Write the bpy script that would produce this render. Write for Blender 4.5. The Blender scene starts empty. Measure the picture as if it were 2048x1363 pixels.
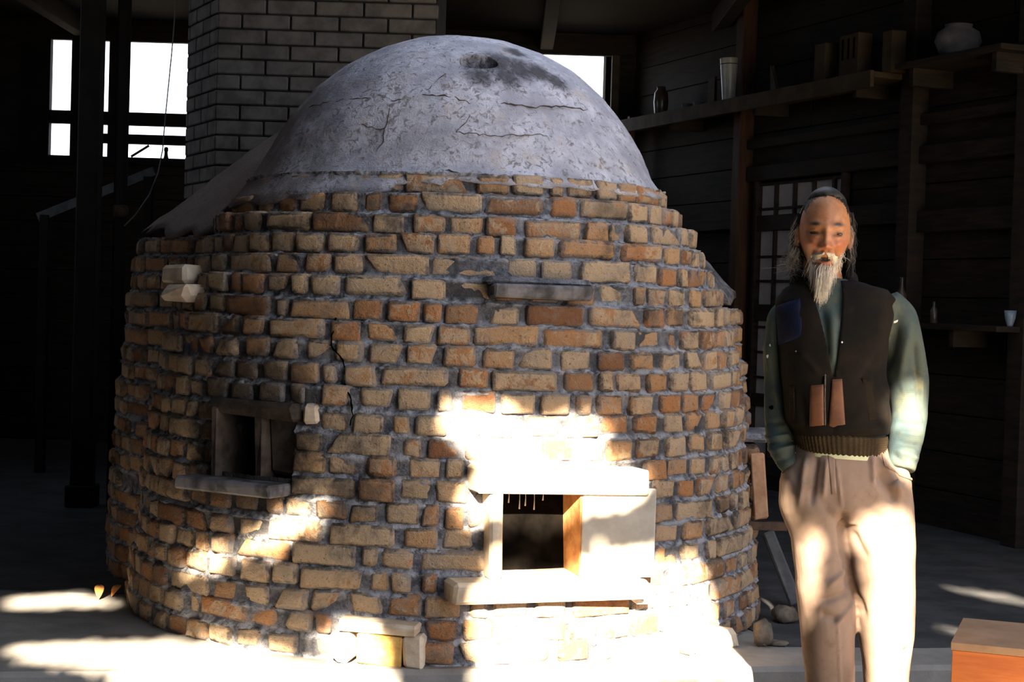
import bpy, bmesh, math, random
from mathutils import Vector, Matrix, Euler, noise
random.seed(11)
SC = bpy.context.scene
COL = SC.collection
PI = math.pi

# ------------------------------------------------------------------ camera
F_PX, CAM_Z = 3300.0, 1.2
cam_d = bpy.data.cameras.new('camera')
cam_d.sensor_width = 36.0
cam_d.lens = F_PX * 36.0 / 2048.0
cam = bpy.data.objects.new('camera', cam_d)
COL.objects.link(cam)
PITCH = math.atan((681.5 - 600.0) / F_PX)
CAM_M = Matrix.Translation((0, 0, CAM_Z)) @ Matrix.Rotation(PI / 2 - PITCH, 4, 'X') @ Matrix.Rotation(0.030, 4, 'Z')
cam.matrix_world = CAM_M
cam_d.clip_start = 0.05
SC.camera = cam

# ------------------------------------------------------------------ light and exposure
SUN_AZ, SUN_EL = math.radians(0.5), math.radians(25.0)
TO_SUN = Vector((math.sin(SUN_AZ) * math.cos(SUN_EL), -math.cos(SUN_AZ) * math.cos(SUN_EL), math.sin(SUN_EL)))
sun_d = bpy.data.lights.new('sun', 'SUN')
sun_d.energy = 54.0
sun_d.angle = math.radians(0.53)
sun_d.color = (1.0, 0.83, 0.60)
sun = bpy.data.objects.new('sun', sun_d)
COL.objects.link(sun)
sun.rotation_euler = TO_SUN.to_track_quat('Z', 'Y').to_euler()
world = bpy.data.worlds.new('sky')
world.use_nodes = True
world.node_tree.nodes['Background'].inputs[0].default_value = (0.80, 0.87, 1.0, 1)
world.node_tree.nodes['Background'].inputs[1].default_value = 2.6
SC.world = world
SC.view_settings.view_transform = 'Standard'
SC.view_settings.look = 'None'
SC.view_settings.gamma = 1.0
SC.view_settings.use_curve_mapping = False
SC.view_settings.exposure = 0.52

# ------------------------------------------------------------------ helpers
def ray(px, py):
    d = CAM_M.to_3x3() @ Vector(((px - 1024.0) / F_PX, (681.5 - py) / F_PX, -1.0))
    return d / d.y                                    # per metre of depth
def at(px, py, Y):                                    # the point of the place seen at a pixel, Y metres deep
    d = ray(px, py)
    return Vector((0, 0, CAM_Z)) + d * Y
def on_z(px, py, z):
    d = ray(px, py)
    return Vector((0, 0, CAM_Z)) + d * ((z - CAM_Z) / d.z)

def link(name, me, mat=None, parent=None, smooth=False):
    o = bpy.data.objects.new(name, me)
    COL.objects.link(o)
    if mat is not None and not me.materials:
        me.materials.append(mat)
    if parent is not None:
        o.parent = parent
    if smooth:
        me.polygons.foreach_set('use_smooth', [True] * len(me.polygons))
    return o
def tag(o, label, cat, group=None, kind=None):
    if label: o['label'] = label
    if cat: o['category'] = cat
    if group: o['group'] = group
    if kind: o['kind'] = kind
    return o
def struct(o, label=None):
    o['kind'] = 'structure'
    if label: o['label'] = label
    return o
def empty(name, loc=(0, 0, 0), rz=0.0):
    o = bpy.data.objects.new(name, None)
    o.empty_display_size = 0.1
    COL.objects.link(o)
    o.location = loc
    o.rotation_euler = (0, 0, rz)
    return o

class MB:
    """collects vertices and faces of one mesh"""
    def __init__(self):
        self.v, self.f = [], []
    def add(self, vs, fs):
        n = len(self.v)
        self.v += [tuple(p) for p in vs]
        self.f += [tuple(i + n for i in f) for f in fs]
        return self
    def box(self, lo, hi, m=None, ch=0.0):
        c = [(lo[i] + hi[i]) / 2 for i in range(3)]
        s = [hi[i] - lo[i] for i in range(3)]
        vs = chamfer_box(s[0], s[1], s[2], ch if ch else min(s) * 0.06)
        vs = [Vector((p[0] + c[0], p[1] + c[1], p[2] + c[2])) for p in vs]
        if m is not None:
            vs = [m @ p for p in vs]
        return self.add(vs, CH_F)
    def tube(self, pts, rad, n=8, cap=True):
        pts = [Vector(p) for p in pts]
        k = len(pts)
        rs = rad if isinstance(rad, (list, tuple)) else [rad] * k
        up = Vector((0, 0, 1))
        vs, fs = [], []
        prev = None
        for i, p in enumerate(pts):
            t = (pts[min(i + 1, k - 1)] - pts[max(i - 1, 0)]).normalized()
            a = prev if prev is not None else (up if abs(t.z) < 0.9 else Vector((1, 0, 0)))
            x = (a - t * a.dot(t)).normalized()
            y = t.cross(x)
            prev = x
            for j in range(n):
                w = 2 * PI * j / n
                vs.append(p + (x * math.cos(w) + y * math.sin(w)) * rs[i])
        for i in range(k - 1):
            for j in range(n):
                fs.append((i * n + j, i * n + (j + 1) % n, (i + 1) * n + (j + 1) % n, (i + 1) * n + j))
        if cap:
            fs.append(tuple(range(n - 1, -1, -1)))
            fs.append(tuple((k - 1) * n + j for j in range(n)))
        return self.add(vs, fs)
    def lathe(self, prof, n=32, c=(0, 0)):
        vs, fs = [], []
        for r, z in prof:
            for j in range(n):
                w = 2 * PI * j / n
                vs.append((c[0] + r * math.cos(w), c[1] + r * math.sin(w), z))
        for i in range(len(prof) - 1):
            for j in range(n):
                fs.append((i * n + j, i * n + (j + 1) % n, (i + 1) * n + (j + 1) % n, (i + 1) * n + j))
        fs.append(tuple(range(n - 1, -1, -1)))
        fs.append(tuple((len(prof) - 1) * n + j for j in range(n)))
        return self.add(vs, fs)
    def mesh(self, name):
        me = bpy.data.meshes.new(name)
        me.from_pydata(self.v, [], self.f)
        me.update()
        return me
    def build(self, name, mat, parent=None, smooth=False):
        return link(name, self.mesh(name), mat, parent, smooth)

def _chamfer_faces():
    idx = {}
    n = 0
    for sx in (-1, 1):
        for sy in (-1, 1):
            for sz in (-1, 1):
                for a in range(3):
                    idx[(sx, sy, sz, a)] = n
                    n += 1
    fs = []
    for a in range(3):
        b, c = [k for k in range(3) if k != a]
        for s in (-1, 1):
            q = []
            for tb, tc in ((-1, -1), (1, -1), (1, 1), (-1, 1)):
                k = [0, 0, 0]; k[a] = s; k[b] = tb; k[c] = tc
                q.append(idx[(k[0], k[1], k[2], a)])
            fs.append(q)
    for c in range(3):
        a, b = [k for k in range(3) if k != c]
        for sa in (-1, 1):
            for sb in (-1, 1):
                q = []
                for tc, ax in ((-1, a), (1, a), (1, b), (-1, b)):
                    k = [0, 0, 0]; k[a] = sa; k[b] = sb; k[c] = tc
                    q.append(idx[(k[0], k[1], k[2], ax)])
                fs.append(q)
    for sx in (-1, 1):
        for sy in (-1, 1):
            for sz in (-1, 1):
                fs.append([idx[(sx, sy, sz, a)] for a in range(3)])
    vs = chamfer_box(1, 1, 1, 0.1)
    out = []
    for f in fs:                                      # outward winding
        p = [Vector(vs[i]) for i in f]
        nrm = (p[1] - p[0]).cross(p[2] - p[0])
        ctr = sum(p, Vector()) / len(p)
        out.append(tuple(f) if nrm.dot(ctr) > 0 else tuple(reversed(f)))
    return out
def chamfer_box(w, d, h, c, jit=0.0, rng=None):
    vs = []
    c = min(c, w * 0.45, d * 0.45, h * 0.45)
    for sx in (-1, 1):
        for sy in (-1, 1):
            for sz in (-1, 1):
                k = c if rng is None else c * rng.uniform(0.5, 1.7)
                k = min(k, w * 0.45, d * 0.45, h * 0.45)
                j = (0, 0, 0) if rng is None else (rng.uniform(-jit, jit), rng.uniform(-jit, jit), rng.uniform(-jit, jit))
                for a in range(3):
                    p = [sx * (w / 2 - k), sy * (d / 2 - k), sz * (h / 2 - k)]
                    p[a] = (sx, sy, sz)[a] * (w, d, h)[a] / 2
                    vs.append((p[0] + j[0], p[1] + j[1], p[2] + j[2]))
    return vs
CH_F = _chamfer_faces()
def _brick_faces():
    out = []
    for f in CH_F:
        vs = chamfer_box(1, 1, 1, 0.1)
        if len(f) == 4 and all(abs(vs[i][1] + 0.5) < 1e-6 for i in f):
            k = [24, 25, 26, 27]
            for j in range(4):
                out.append((f[j], f[(j + 1) % 4], k[(j + 1) % 4], k[j]))
            out.append(tuple(k)); fr = f
        else:
            out.append(f)
    return out, fr
BR_F, BR_FRONT = _brick_faces()
def brick_verts(w, d, h, c, jit, rng, s=0.66, proud=0.003):
    vs = chamfer_box(w, d, h, c, jit, rng)
    q = [Vector(vs[i]) for i in BR_FRONT]
    m = sum(q, Vector()) / 4
    mx = min(w, 2.2 * h)
    for p in q:
        kx = 1 - (1 - s) * mx / w
        vs.append((m.x + (p.x - m.x) * kx, p.y - proud * rng.uniform(0.2, 1.4), m.z + (p.z - m.z) * s))
    return vs
BR_EDGE = [1.0] * 24 + [0.0] * 4
def slab_part(name, lo, hi, mat, parent, ch=0.006, jit=0.004, seed=0, sub=0):
    """a worn block in its parent's coordinates"""
    rng = random.Random(seed)
    s = [hi[i] - lo[i] for i in range(3)]
    vs = chamfer_box(s[0], s[1], s[2], ch, jit, rng)
    o = MB().add(vs, CH_F).build(name, mat, parent)
    o.location = [(lo[i] + hi[i]) / 2 for i in range(3)]
    return o

# ------------------------------------------------------------------ materials
class NT:
    def __init__(self, name, rough=0.85, spec=0.3):
        self.m = bpy.data.materials.new(name)
        self.m.use_nodes = True
        self.t = self.m.node_tree
        self.b = self.t.nodes['Principled BSDF']
        self.b.inputs['Roughness'].default_value = rough
        self.b.inputs['Specular IOR Level'].default_value = spec
        self.pos = self.n('ShaderNodeNewGeometry').outputs['Position']
    def n(self, t, **kw):
        x = self.t.nodes.new(t)
        for k, v in kw.items():
            setattr(x, k, v)
        return x
    def put(self, sock, v):
        if hasattr(v, 'is_linked') or hasattr(v, 'links'):
            self.t.links.new(v, sock)
        elif isinstance(v, (tuple, list)) and len(v) == 3 and sock.type == 'RGBA':
            sock.default_value = (*v, 1)
        else:
            sock.default_value = v
    def noise(self, scale, detail=4, rough=0.6, vec=None, dist=0.0, color=False):
        x = self.n('ShaderNodeTexNoise')
        self.put(x.inputs['Vector'], vec if vec is not None else self.pos)
        x.inputs['Scale'].default_value = scale
        x.inputs['Detail'].default_value = detail
        x.inputs['Roughness'].default_value = rough
        x.inputs['Distortion'].default_value = dist
        return x.outputs['Color' if color else 'Fac']
    def step(self, v, a, b, lo=0.0, hi=1.0):
        x = self.n('ShaderNodeMapRange', interpolation_type='SMOOTHSTEP')
        self.put(x.inputs['Value'], v)
        x.inputs['From Min'].default_value = a
        x.inputs['From Max'].default_value = b
        x.inputs['To Min'].default_value = lo
        x.inputs['To Max'].default_value = hi
        return x.outputs[0]
    def math(self, op, a, b=0.0, clamp=False):
        x = self.n('ShaderNodeMath', operation=op, use_clamp=clamp)
        self.put(x.inputs[0], a)
        self.put(x.inputs[1], b)
        return x.outputs[0]
    def mix(self, fac, a, b):
        x = self.n('ShaderNodeMix', data_type='RGBA')
        self.put(x.inputs[0], fac)
        self.put(x.inputs[6], a)
        self.put(x.inputs[7], b)
        return x.outputs[2]
    def scalevec(self, s, vec=None):
        x = self.n('ShaderNodeMapping')
        self.put(x.inputs['Vector'], vec if vec is not None else self.pos)
        x.inputs['Scale'].default_value = s
        return x.outputs[0]
    def color(self, c):
        self.put(self.b.inputs['Base Color'], c)
    def bump(self, h, strength=0.4, dist=0.01):
        x = self.n('ShaderNodeBump')
        x.inputs['Strength'].default_value = strength
        x.inputs['Distance'].default_value = dist
        self.put(x.inputs['Height'], h)
        self.t.links.new(x.outputs[0], self.b.inputs['Normal'])
    def near(self, p, r0, r1):
        """1 close to a point of the place, 0 past r1"""
        x = self.n('ShaderNodeVectorMath', operation='DISTANCE')
        self.put(x.inputs[0], self.pos)
        x.inputs[1].default_value = p
        return self.step(x.outputs['Value'], r0, r1, 1.0, 0.0)
    def attr(self, name):
        x = self.n('ShaderNodeAttribute')
        x.attribute_name = name
        s = self.n('ShaderNodeSeparateColor')
        self.t.links.new(x.outputs['Color'], s.inputs[0])
        return s.outputs[0], s.outputs[1], s.outputs[2], x.outputs['Color']

def simple(name, c1, c2, scale=6, rough=0.85, bump=0.3, bscale=60, stretch=None, lo=0.35, hi=0.65, spec=0.3, bd=0.004):
    t = NT(name, rough, spec)
    v = t.scalevec(stretch) if stretch else None
    t.color(t.mix(t.step(t.noise(scale, 5, 0.6, v), lo, hi), c1, c2))
    if bump:
        t.bump(t.noise(bscale, 4, 0.6, v), bump, bd)
    return t.m

PORT_P = (-0.90, 5.63, 0.72)                          # the spy port on the left
KC = Vector((-0.238, 6.6, 0.0))                       # the kiln's axis
def kiln_mats():
    # fired brick with cream slip, orange body, sooty mortar-smeared edges
    t = NT('fired_brick', 0.92, 0.2)
    an = t.n('ShaderNodeAttribute'); an.attribute_name = 'tone'
    sp_ = t.n('ShaderNodeSeparateColor'); t.t.links.new(an.outputs['Color'], sp_.inputs[0])
    r, g, b = sp_.outputs[0], sp_.outputs[1], sp_.outputs[2]
    edge = an.outputs['Alpha']
    n1 = t.noise(19, 7, 0.68, dist=0.5)
    n2 = t.noise(75, 6, 0.7)
    n4 = t.noise(210, 4, 0.65)
    n3 = t.noise(3.0, 5, 0.6)
    c = t.mix(r, (0.52, 0.235, 0.10), (0.62, 0.40, 0.225))
    c = t.mix(t.math('MULTIPLY', t.step(b, 0.62, 0.97), 0.72), c, (0.19, 0.085, 0.05))
    sm = t.step(t.math('ADD', n1, t.math('MULTIPLY', t.math('SUBTRACT', g, 0.5), 0.5)), 0.40, 0.54)
    c = t.mix(t.math('MULTIPLY', sm, 0.75), c, t.mix(n2, (0.50, 0.365, 0.235), (0.82, 0.65, 0.46)))
    c = t.mix(t.math('MULTIPLY', t.step(t.noise(8, 5, 0.65), 0.5, 0.66), 0.45), c, (0.38, 0.325, 0.28))
    c = t.mix(t.math('MULTIPLY', t.step(n2, 0.56, 0.70), 0.75), c, (0.12, 0.075, 0.05))
    c = t.mix(t.math('MULTIPLY', t.step(n4, 0.55, 0.72), 0.55), c, (0.14, 0.10, 0.075))
    so = t.step(t.math('ADD', t.math('MULTIPLY', n3, 0.75), t.math('MULTIPLY', n1, 0.35)), 0.57, 0.72)
    c = t.mix(t.math('MULTIPLY', so, 0.72), c, (0.085, 0.07, 0.06))
    pk = t.step(t.math('ADD', t.near(PORT_P, 0.10, 0.50), t.math('MULTIPLY', t.math('SUBTRACT', n1, 0.5), 0.9)), 0.25, 0.75)
    c = t.mix(t.math('MULTIPLY', pk, 0.8), c, (0.06, 0.045, 0.038))       # soot round the spy port, plus painted shade for the left side
    em = t.step(t.math('ADD', edge, t.math('MULTIPLY', t.math('SUBTRACT', n1, 0.5), 1.5)), 0.78, 1.16)
    ec = t.mix(t.step(t.math('ADD', t.math('MULTIPLY', n3, 0.6), t.math('MULTIPLY', n2, 0.4)), 0.42, 0.58), (0.27, 0.26, 0.27), (0.05, 0.048, 0.05))
    c = t.mix(t.math('MULTIPLY', em, 0.8), c, ec)
    t.color(c)
    t.bump(t.math('ADD', t.math('ADD', t.math('MULTIPLY', n1, 0.9), t.math('MULTIPLY', n2, 0.5)), t.math('MULTIPLY', n4, 0.2)), 1.0, 0.022)
    brick = t.m
    # mortar: blue grey, pale crusts, black soot
    t = NT('kiln_mortar', 0.95, 0.15)
    n1 = t.noise(26, 6, 0.65)
    n2 = t.noise(90, 4, 0.65)
    n3 = t.noise(2.6, 5, 0.62)
    c = t.mix(t.step(n1, 0.36, 0.64), (0.075, 0.08, 0.098), (0.28, 0.275, 0.30))
    so = t.step(t.math('ADD', t.math('MULTIPLY', n3, 0.75), t.math('MULTIPLY', n1, 0.30)), 0.48, 0.68)
    c = t.mix(t.math('MULTIPLY', so, 0.85), c, (0.035, 0.034, 0.036))
    c = t.mix(t.math('MULTIPLY', t.step(n2, 0.60, 0.75), 0.4), c, (0.45, 0.40, 0.34))
    pk = t.step(t.math('ADD', t.near(PORT_P, 0.10, 0.50), t.math('MULTIPLY', t.math('SUBTRACT', n1, 0.5), 0.9)), 0.25, 0.75)
    c = t.mix(t.math('MULTIPLY', pk, 0.8), c, (0.035, 0.03, 0.028))  # same port soot and painted shade, on the mortar
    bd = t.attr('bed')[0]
    c = t.mix(t.math('MULTIPLY', t.math('MULTIPLY', bd, t.step(n1, 0.34, 0.60)), 0.75), c, (0.46, 0.47, 0.52))  # pale bed joints paint in the top light caught along each course
    t.color(c)
    t.bump(t.math('ADD', n1, t.math('MULTIPLY', n2, 0.6)), 1.0, 0.014)
    mortar = t.m
    return brick, mortar
BRICK, MORTAR = kiln_mats()

def plaster_mat():
    t = NT('dome_plaster', 0.92, 0.2)
    n1 = t.noise(5, 6, 0.66)
    n2 = t.noise(38, 6, 0.7, dist=0.8)
    n3 = t.noise(150, 3, 0.6)
    c = t.mix(t.step(n1, 0.35, 0.68), (0.28, 0.285, 0.345), (0.53, 0.535, 0.62))
    c = t.mix(t.math('MULTIPLY', t.step(t.math('ADD', n2, t.math('MULTIPLY', n1, 0.35)), 0.68, 0.84), 0.8), c, (0.12, 0.105, 0.10))
    c = t.mix(t.math('MULTIPLY', t.step(t.noise(11, 5, 0.6), 0.55, 0.75), 0.55), c, (0.42, 0.33, 0.26))
    # soot round the flue hole, drawn out to the right
    wob = t.math('MULTIPLY', t.math('SUBTRACT', n2, 0.5), 0.9)
    tot = None
    for p, r in STAIN:
        k = t.step(t.math('ADD', t.near(p, 0.0, r * 1.5), wob), 0.30, 0.95)
        tot = k if tot is None else t.math('MAXIMUM', tot, k)
    c = t.mix(t.math('MULTIPLY', tot, 0.9), c, (0.03, 0.03, 0.036))
    # the clay turns browner on the flank and flue
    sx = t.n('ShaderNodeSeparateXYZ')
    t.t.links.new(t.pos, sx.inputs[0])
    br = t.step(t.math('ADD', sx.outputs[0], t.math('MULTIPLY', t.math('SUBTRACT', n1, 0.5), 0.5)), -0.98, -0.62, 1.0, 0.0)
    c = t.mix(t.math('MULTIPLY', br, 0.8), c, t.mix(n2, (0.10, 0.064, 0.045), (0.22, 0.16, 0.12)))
    t.color(c)
    t.bump(t.math('ADD', n2, t.math('MULTIPLY', n3, 0.5)), 0.7, 0.010)
    return t.m

CEMENT = simple('grey_cement', (0.50, 0.46, 0.40), (0.66, 0.62, 0.55), 7, 0.9, 0.5, 60)
FIRESLAB = simple('fireclay_slab', (0.46, 0.36, 0.26), (0.66, 0.56, 0.44), 12, 0.9, 0.6, 50)
SOOTSLAB = simple('sooty_slab', (0.05, 0.048, 0.05), (0.20, 0.19, 0.20), 11, 0.8, 0.6, 50)
YELLOWFIRE = simple('yellow_firebrick', (0.50, 0.27, 0.07), (0.66, 0.42, 0.14), 22, 0.85, 0.5, 90)
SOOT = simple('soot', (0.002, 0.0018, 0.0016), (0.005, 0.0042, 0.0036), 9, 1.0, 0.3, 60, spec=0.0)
ORANGEJAMB = simple('bounce_orange_jamb', (0.36, 0.15, 0.05), (0.55, 0.27, 0.10), 16, 0.9, 0.6, 60)  # orange bounce light put into the jamb's own colour
CRACK = simple('crack_shadow', (0.05, 0.035, 0.025), (0.09, 0.06, 0.045), 20, 0.95, 0)
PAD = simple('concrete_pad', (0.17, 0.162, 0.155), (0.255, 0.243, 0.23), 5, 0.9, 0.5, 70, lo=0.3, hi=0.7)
BOUNCESAND = simple('bounce_sand', (0.50, 0.40, 0.27), (0.62, 0.51, 0.36), 3, 0.95, 0.6, 40)
SHADEFLOOR = simple('shade_dark_floor', (0.030, 0.031, 0.036), (0.055, 0.056, 0.063), 5, 0.9, 0.4, 60)
EARTH = simple('packed_earth', (0.10, 0.085, 0.065), (0.15, 0.125, 0.095), 3, 0.95, 0.6, 40)
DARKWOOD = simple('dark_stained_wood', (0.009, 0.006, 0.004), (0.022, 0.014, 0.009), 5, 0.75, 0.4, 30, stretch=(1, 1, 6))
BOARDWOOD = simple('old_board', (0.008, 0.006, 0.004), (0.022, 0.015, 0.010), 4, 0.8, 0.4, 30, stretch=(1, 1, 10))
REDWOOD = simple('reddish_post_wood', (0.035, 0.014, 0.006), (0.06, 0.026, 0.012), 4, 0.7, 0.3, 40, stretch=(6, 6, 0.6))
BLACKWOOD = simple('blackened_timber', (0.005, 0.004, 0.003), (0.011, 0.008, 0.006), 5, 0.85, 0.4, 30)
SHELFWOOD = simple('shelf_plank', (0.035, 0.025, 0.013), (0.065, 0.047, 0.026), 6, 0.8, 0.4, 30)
ORANGEWOOD = simple('orange_stained_wood', (0.34, 0.085, 0.02), (0.46, 0.14, 0.035), 3, 0.45, 0.15, 20, stretch=(1, 1, 8), spec=0.5)
PAPER = simple('shoji_paper', (0.40, 0.36, 0.345), (0.45, 0.41, 0.39), 20, 0.9, 0.1, 200)
IRON = simple('rusty_iron', (0.035, 0.022, 0.016), (0.09, 0.05, 0.03), 16, 0.7, 0.4, 60)
GREYBOARD = simple('weathered_grey_board', (0.07, 0.07, 0.075), (0.13, 0.13, 0.135), 7, 0.85, 0.4, 40)
STONE = simple('rubble_stone', (0.07, 0.055, 0.042), (0.17, 0.14, 0.11), 14, 0.92, 0.7, 50)
TERRACOTTA = simple('terracotta_tile', (0.30, 0.155, 0.085), (0.42, 0.25, 0.15), 16, 0.88, 0.4, 70)
LEAFDRY = simple('dry_orange_leaf', (0.52, 0.20, 0.05), (0.66, 0.32, 0.10), 30, 0.7, 0.2, 80)
LEAFGREEN = simple('green_leaf', (0.02, 0.035, 0.012), (0.04, 0.06, 0.02), 4, 0.6, 0)
BARK = simple('tree_bark', (0.10, 0.075, 0.05), (0.18, 0.14, 0.10), 6, 0.9, 0.6, 30)
GLAZEWHITE = simple('pale_glaze', (0.30, 0.305, 0.27), (0.38, 0.385, 0.34), 8, 0.35, 0.05, 30, spec=0.5)
GLAZEDARK = simple('dark_glaze', (0.03, 0.022, 0.016), (0.07, 0.05, 0.035), 8, 0.3, 0.05, 30, spec=0.5)
GLAZEBLUE = simple('blue_white_glaze', (0.14, 0.19, 0.27), (0.20, 0.25, 0.33), 8, 0.3, 0.05, 30, spec=0.5)
CARD = simple('brown_card', (0.05, 0.035, 0.02), (0.07, 0.05, 0.03), 8, 0.9, 0.1, 40)

# ------------------------------------------------------------------ kiln profile
PROF = [(-0.05, 1.255), (0.0, 1.25), (0.20, 1.23), (0.40, 1.21), (0.79, 1.165), (1.0, 1.132), (1.07, 1.118), (1.163, 1.09), (1.24, 1.06),
        (1.32, 1.02), (1.40, 0.975), (1.48, 0.935), (1.55, 0.87), (1.64, 0.80), (1.69, 0.766), (1.80, 0.712), (1.9, 0.65), (2.0, 0.572),
        (2.1, 0.455), (2.162, 0.34), (2.212, 0.20), (2.232, 0.0)]
def prof(z, P=None):
    P = P or PROF
    if z <= P[0][0]: return P[0][1]
    for (z0, r0), (z1, r1) in zip(P, P[1:]):
        if z <= z1:
            return r0 + (r1 - r0) * (z - z0) / (z1 - z0)
    return P[-1][1]
def kiln_hit(px, py):
    d = ray(px, py)
    o = Vector((0, 0, CAM_Z))
    y = 4.9
    while y < 8.0:
        p = o + d * y
        if p.z < 2.232 and math.hypot(p.x - KC.x, p.y - KC.y) < prof(p.z):
            return p
        y += 0.004
    return None
def kphi(p):
    return math.atan2(p.x - KC.x, -(p.y - KC.y))
def kpos(phi, z, dr=0.0):
    r = prof(z) + dr
    return Vector((KC.x + r * math.sin(phi), KC.y - r * math.cos(phi), z))

HOLE = kiln_hit(957, 131)
def on_dome(px, py):
    p = kiln_hit(px, py)
    return p if p is not None else HOLE
STAIN = [(tuple(on_dome(1000, 132)), 0.13), (tuple(on_dome(1035, 142)), 0.12), (tuple(on_dome(1010, 158)), 0.10), (tuple(on_dome(960, 158)), 0.09),
         (tuple(on_dome(1075, 150)), 0.10), (tuple(on_dome(1110, 165)), 0.09), (tuple(on_dome(1030, 108)), 0.07), (tuple(HOLE), 0.10)]
PLASTER = plaster_mat()
# ------------------------------------------------------------------ ground, pad, shed
def sheet(name, lo, hi, mat, z):
    me = bpy.data.meshes.new(name)
    me.from_pydata([(lo[0], lo[1], z), (hi[0], lo[1], z), (hi[0], hi[1], z), (lo[0], hi[1], z)], [], [(0, 1, 2, 3)])
    return link(name, me, mat)
struct(sheet('ground', (-40, -40), (40, 60), EARTH, -0.15))

struct(sheet('path', (1.15, -0.5), (7.0, 4.25), BOUNCESAND, -0.146))  # added unseen pale sheet, bounces sunlight onto the kiln front
def pad_edge(x):
    return 5.30 + 0.167 * (x + 0.24) + 0.010 * noise.noise((x * 2.3, 0, 0)) + 0.006 * noise.noise((x * 9, 3, 0))
def build_pad():
    xs = [-5.0 + i * 0.05 for i in range(221)]
    vs, fs = [], []
    back = 13.2
    n = len(xs)
    for x in xs:
        e = pad_edge(x)
        vs += [(x, e + 0.012, -0.15), (x, e - 0.002, -0.10), (x, e, -0.016), (x, e + 0.016, 0.0), (x, back, 0.0)]
    for i in range(n - 1):
        for k in range(4):
            a = i * 5 + k
            fs.append((a, a + 5, a + 6, a + 1))
    me = bpy.data.meshes.new('floor')
    me.from_pydata(vs, [], fs)
    return struct(link('floor', me, PAD))
build_pad()
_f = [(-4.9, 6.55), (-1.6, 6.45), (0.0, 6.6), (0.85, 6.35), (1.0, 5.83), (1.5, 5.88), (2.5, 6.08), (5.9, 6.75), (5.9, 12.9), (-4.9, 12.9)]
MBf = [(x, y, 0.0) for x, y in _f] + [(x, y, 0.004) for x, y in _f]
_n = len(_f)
struct(MB().add(MBf, [tuple(range(_n, 2 * _n))] + [(i, (i + 1) % _n, _n + (i + 1) % _n, _n + i) for i in range(_n)]).build('floor_shade', SHADEFLOOR))  # added dark sheet: paints in shade over the back and right floor

# roof over the back of the shed, then unseen decks added to steer skylight
ROOF_Z = 3.28
cl = empty('ceiling', (0, 9.5, ROOF_Z)); struct(cl)
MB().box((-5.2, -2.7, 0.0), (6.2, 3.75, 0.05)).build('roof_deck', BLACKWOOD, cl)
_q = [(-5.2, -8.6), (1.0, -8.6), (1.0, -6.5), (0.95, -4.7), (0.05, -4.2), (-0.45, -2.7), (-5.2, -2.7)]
MB().add([(x, y, 0.0) for x, y in _q] + [(x, y, 0.05) for x, y in _q], [(6, 5, 4, 3, 2, 1, 0), (7, 8, 9, 10, 11, 12, 13)] + [(i, (i + 1) % 7, 7 + (i + 1) % 7, 7 + i) for i in range(7)]).build('roof_deck', BLACKWOOD, cl)  # added deck, outline cut to block sky from the front left
MB().box((1.45, -6.2, 0.0), (6.2, -2.7, 0.05)).build('roof_deck', BLACKWOOD, cl)  # added deck, blocks sky over the man and right wall
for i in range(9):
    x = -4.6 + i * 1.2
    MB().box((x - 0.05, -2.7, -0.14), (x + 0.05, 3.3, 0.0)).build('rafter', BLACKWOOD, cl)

# back wall with its clerestory openings, built from boards, posts and rails
BY = 12.85
wb = empty('wall_back', (0, BY, 0)); struct(wb)
def bx(px, py):                                       # back-wall coordinates of a pixel
    p = at(px, py, BY)
    return p.x, p.z
X_L, X_R = -4.9, 0.90
def bboard(x0, x1, z0, z1, name='wall_board', d=0.03, mat=None, dy=0.0, seed=0):
    m = MB().box((x0, dy, z0), (x1, dy + d, z1))
    return m.build(name, mat or BOARDWOOD, wb)
zs_sill = bx(310, 322)[1]
zs_head = bx(310, 84)[1]
z = 0.0
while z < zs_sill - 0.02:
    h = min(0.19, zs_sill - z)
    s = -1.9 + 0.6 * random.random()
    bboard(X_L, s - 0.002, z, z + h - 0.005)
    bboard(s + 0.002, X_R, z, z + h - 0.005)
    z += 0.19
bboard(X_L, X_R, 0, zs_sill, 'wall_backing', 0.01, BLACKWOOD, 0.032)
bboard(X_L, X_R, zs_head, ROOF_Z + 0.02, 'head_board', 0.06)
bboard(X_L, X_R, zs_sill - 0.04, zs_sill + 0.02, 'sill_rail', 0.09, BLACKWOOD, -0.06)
def bspan(px0, px1, y=200):
    return bx(px0, y)[0], bx(px1, y)[0]
for px0, px1 in ((40, 101), (143, 167), (172, 196), (218, 249)):
    a, b = bspan(px0, px1)
    bboard(a, b, zs_sill, zs_head, 'window_post', 0.08, BLACKWOOD, -0.03)
a, b = bspan(374, 1052)
bboard(a, b, zs_sill, zs_head, 'wall_panel', 0.03, BOARDWOOD)
a2 = bx(1224, 200)[0]
bboard(a2, X_R, zs_sill, zs_head, 'wall_panel', 0.03, BOARDWOOD)
bboard(a2 - 0.01, a2 + 0.05, 0.6, zs_head, 'window_post', 0.09, SHELFWOOD, -0.05)
# far left of the wall, closed
bboard(X_L, bx(42, 200)[0], zs_sill, zs_head, 'wall_panel', 0.03)
r0, r1 = bx(240, 250)[1], bx(240, 224)[1]
bboard(bx(95, 240)[0], bx(376, 240)[0], r0, r1, 'transom_rail', 0.07, BLACKWOOD, -0.02)
r0, r1 = bx(310, 289)[1], bx(310, 270)[1]
m = MB()
bboard(bx(160, 280)[0], bx(376, 280)[0], r0, r1, 'transom_rail', 0.07, BLACKWOOD, -0.02)
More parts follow.
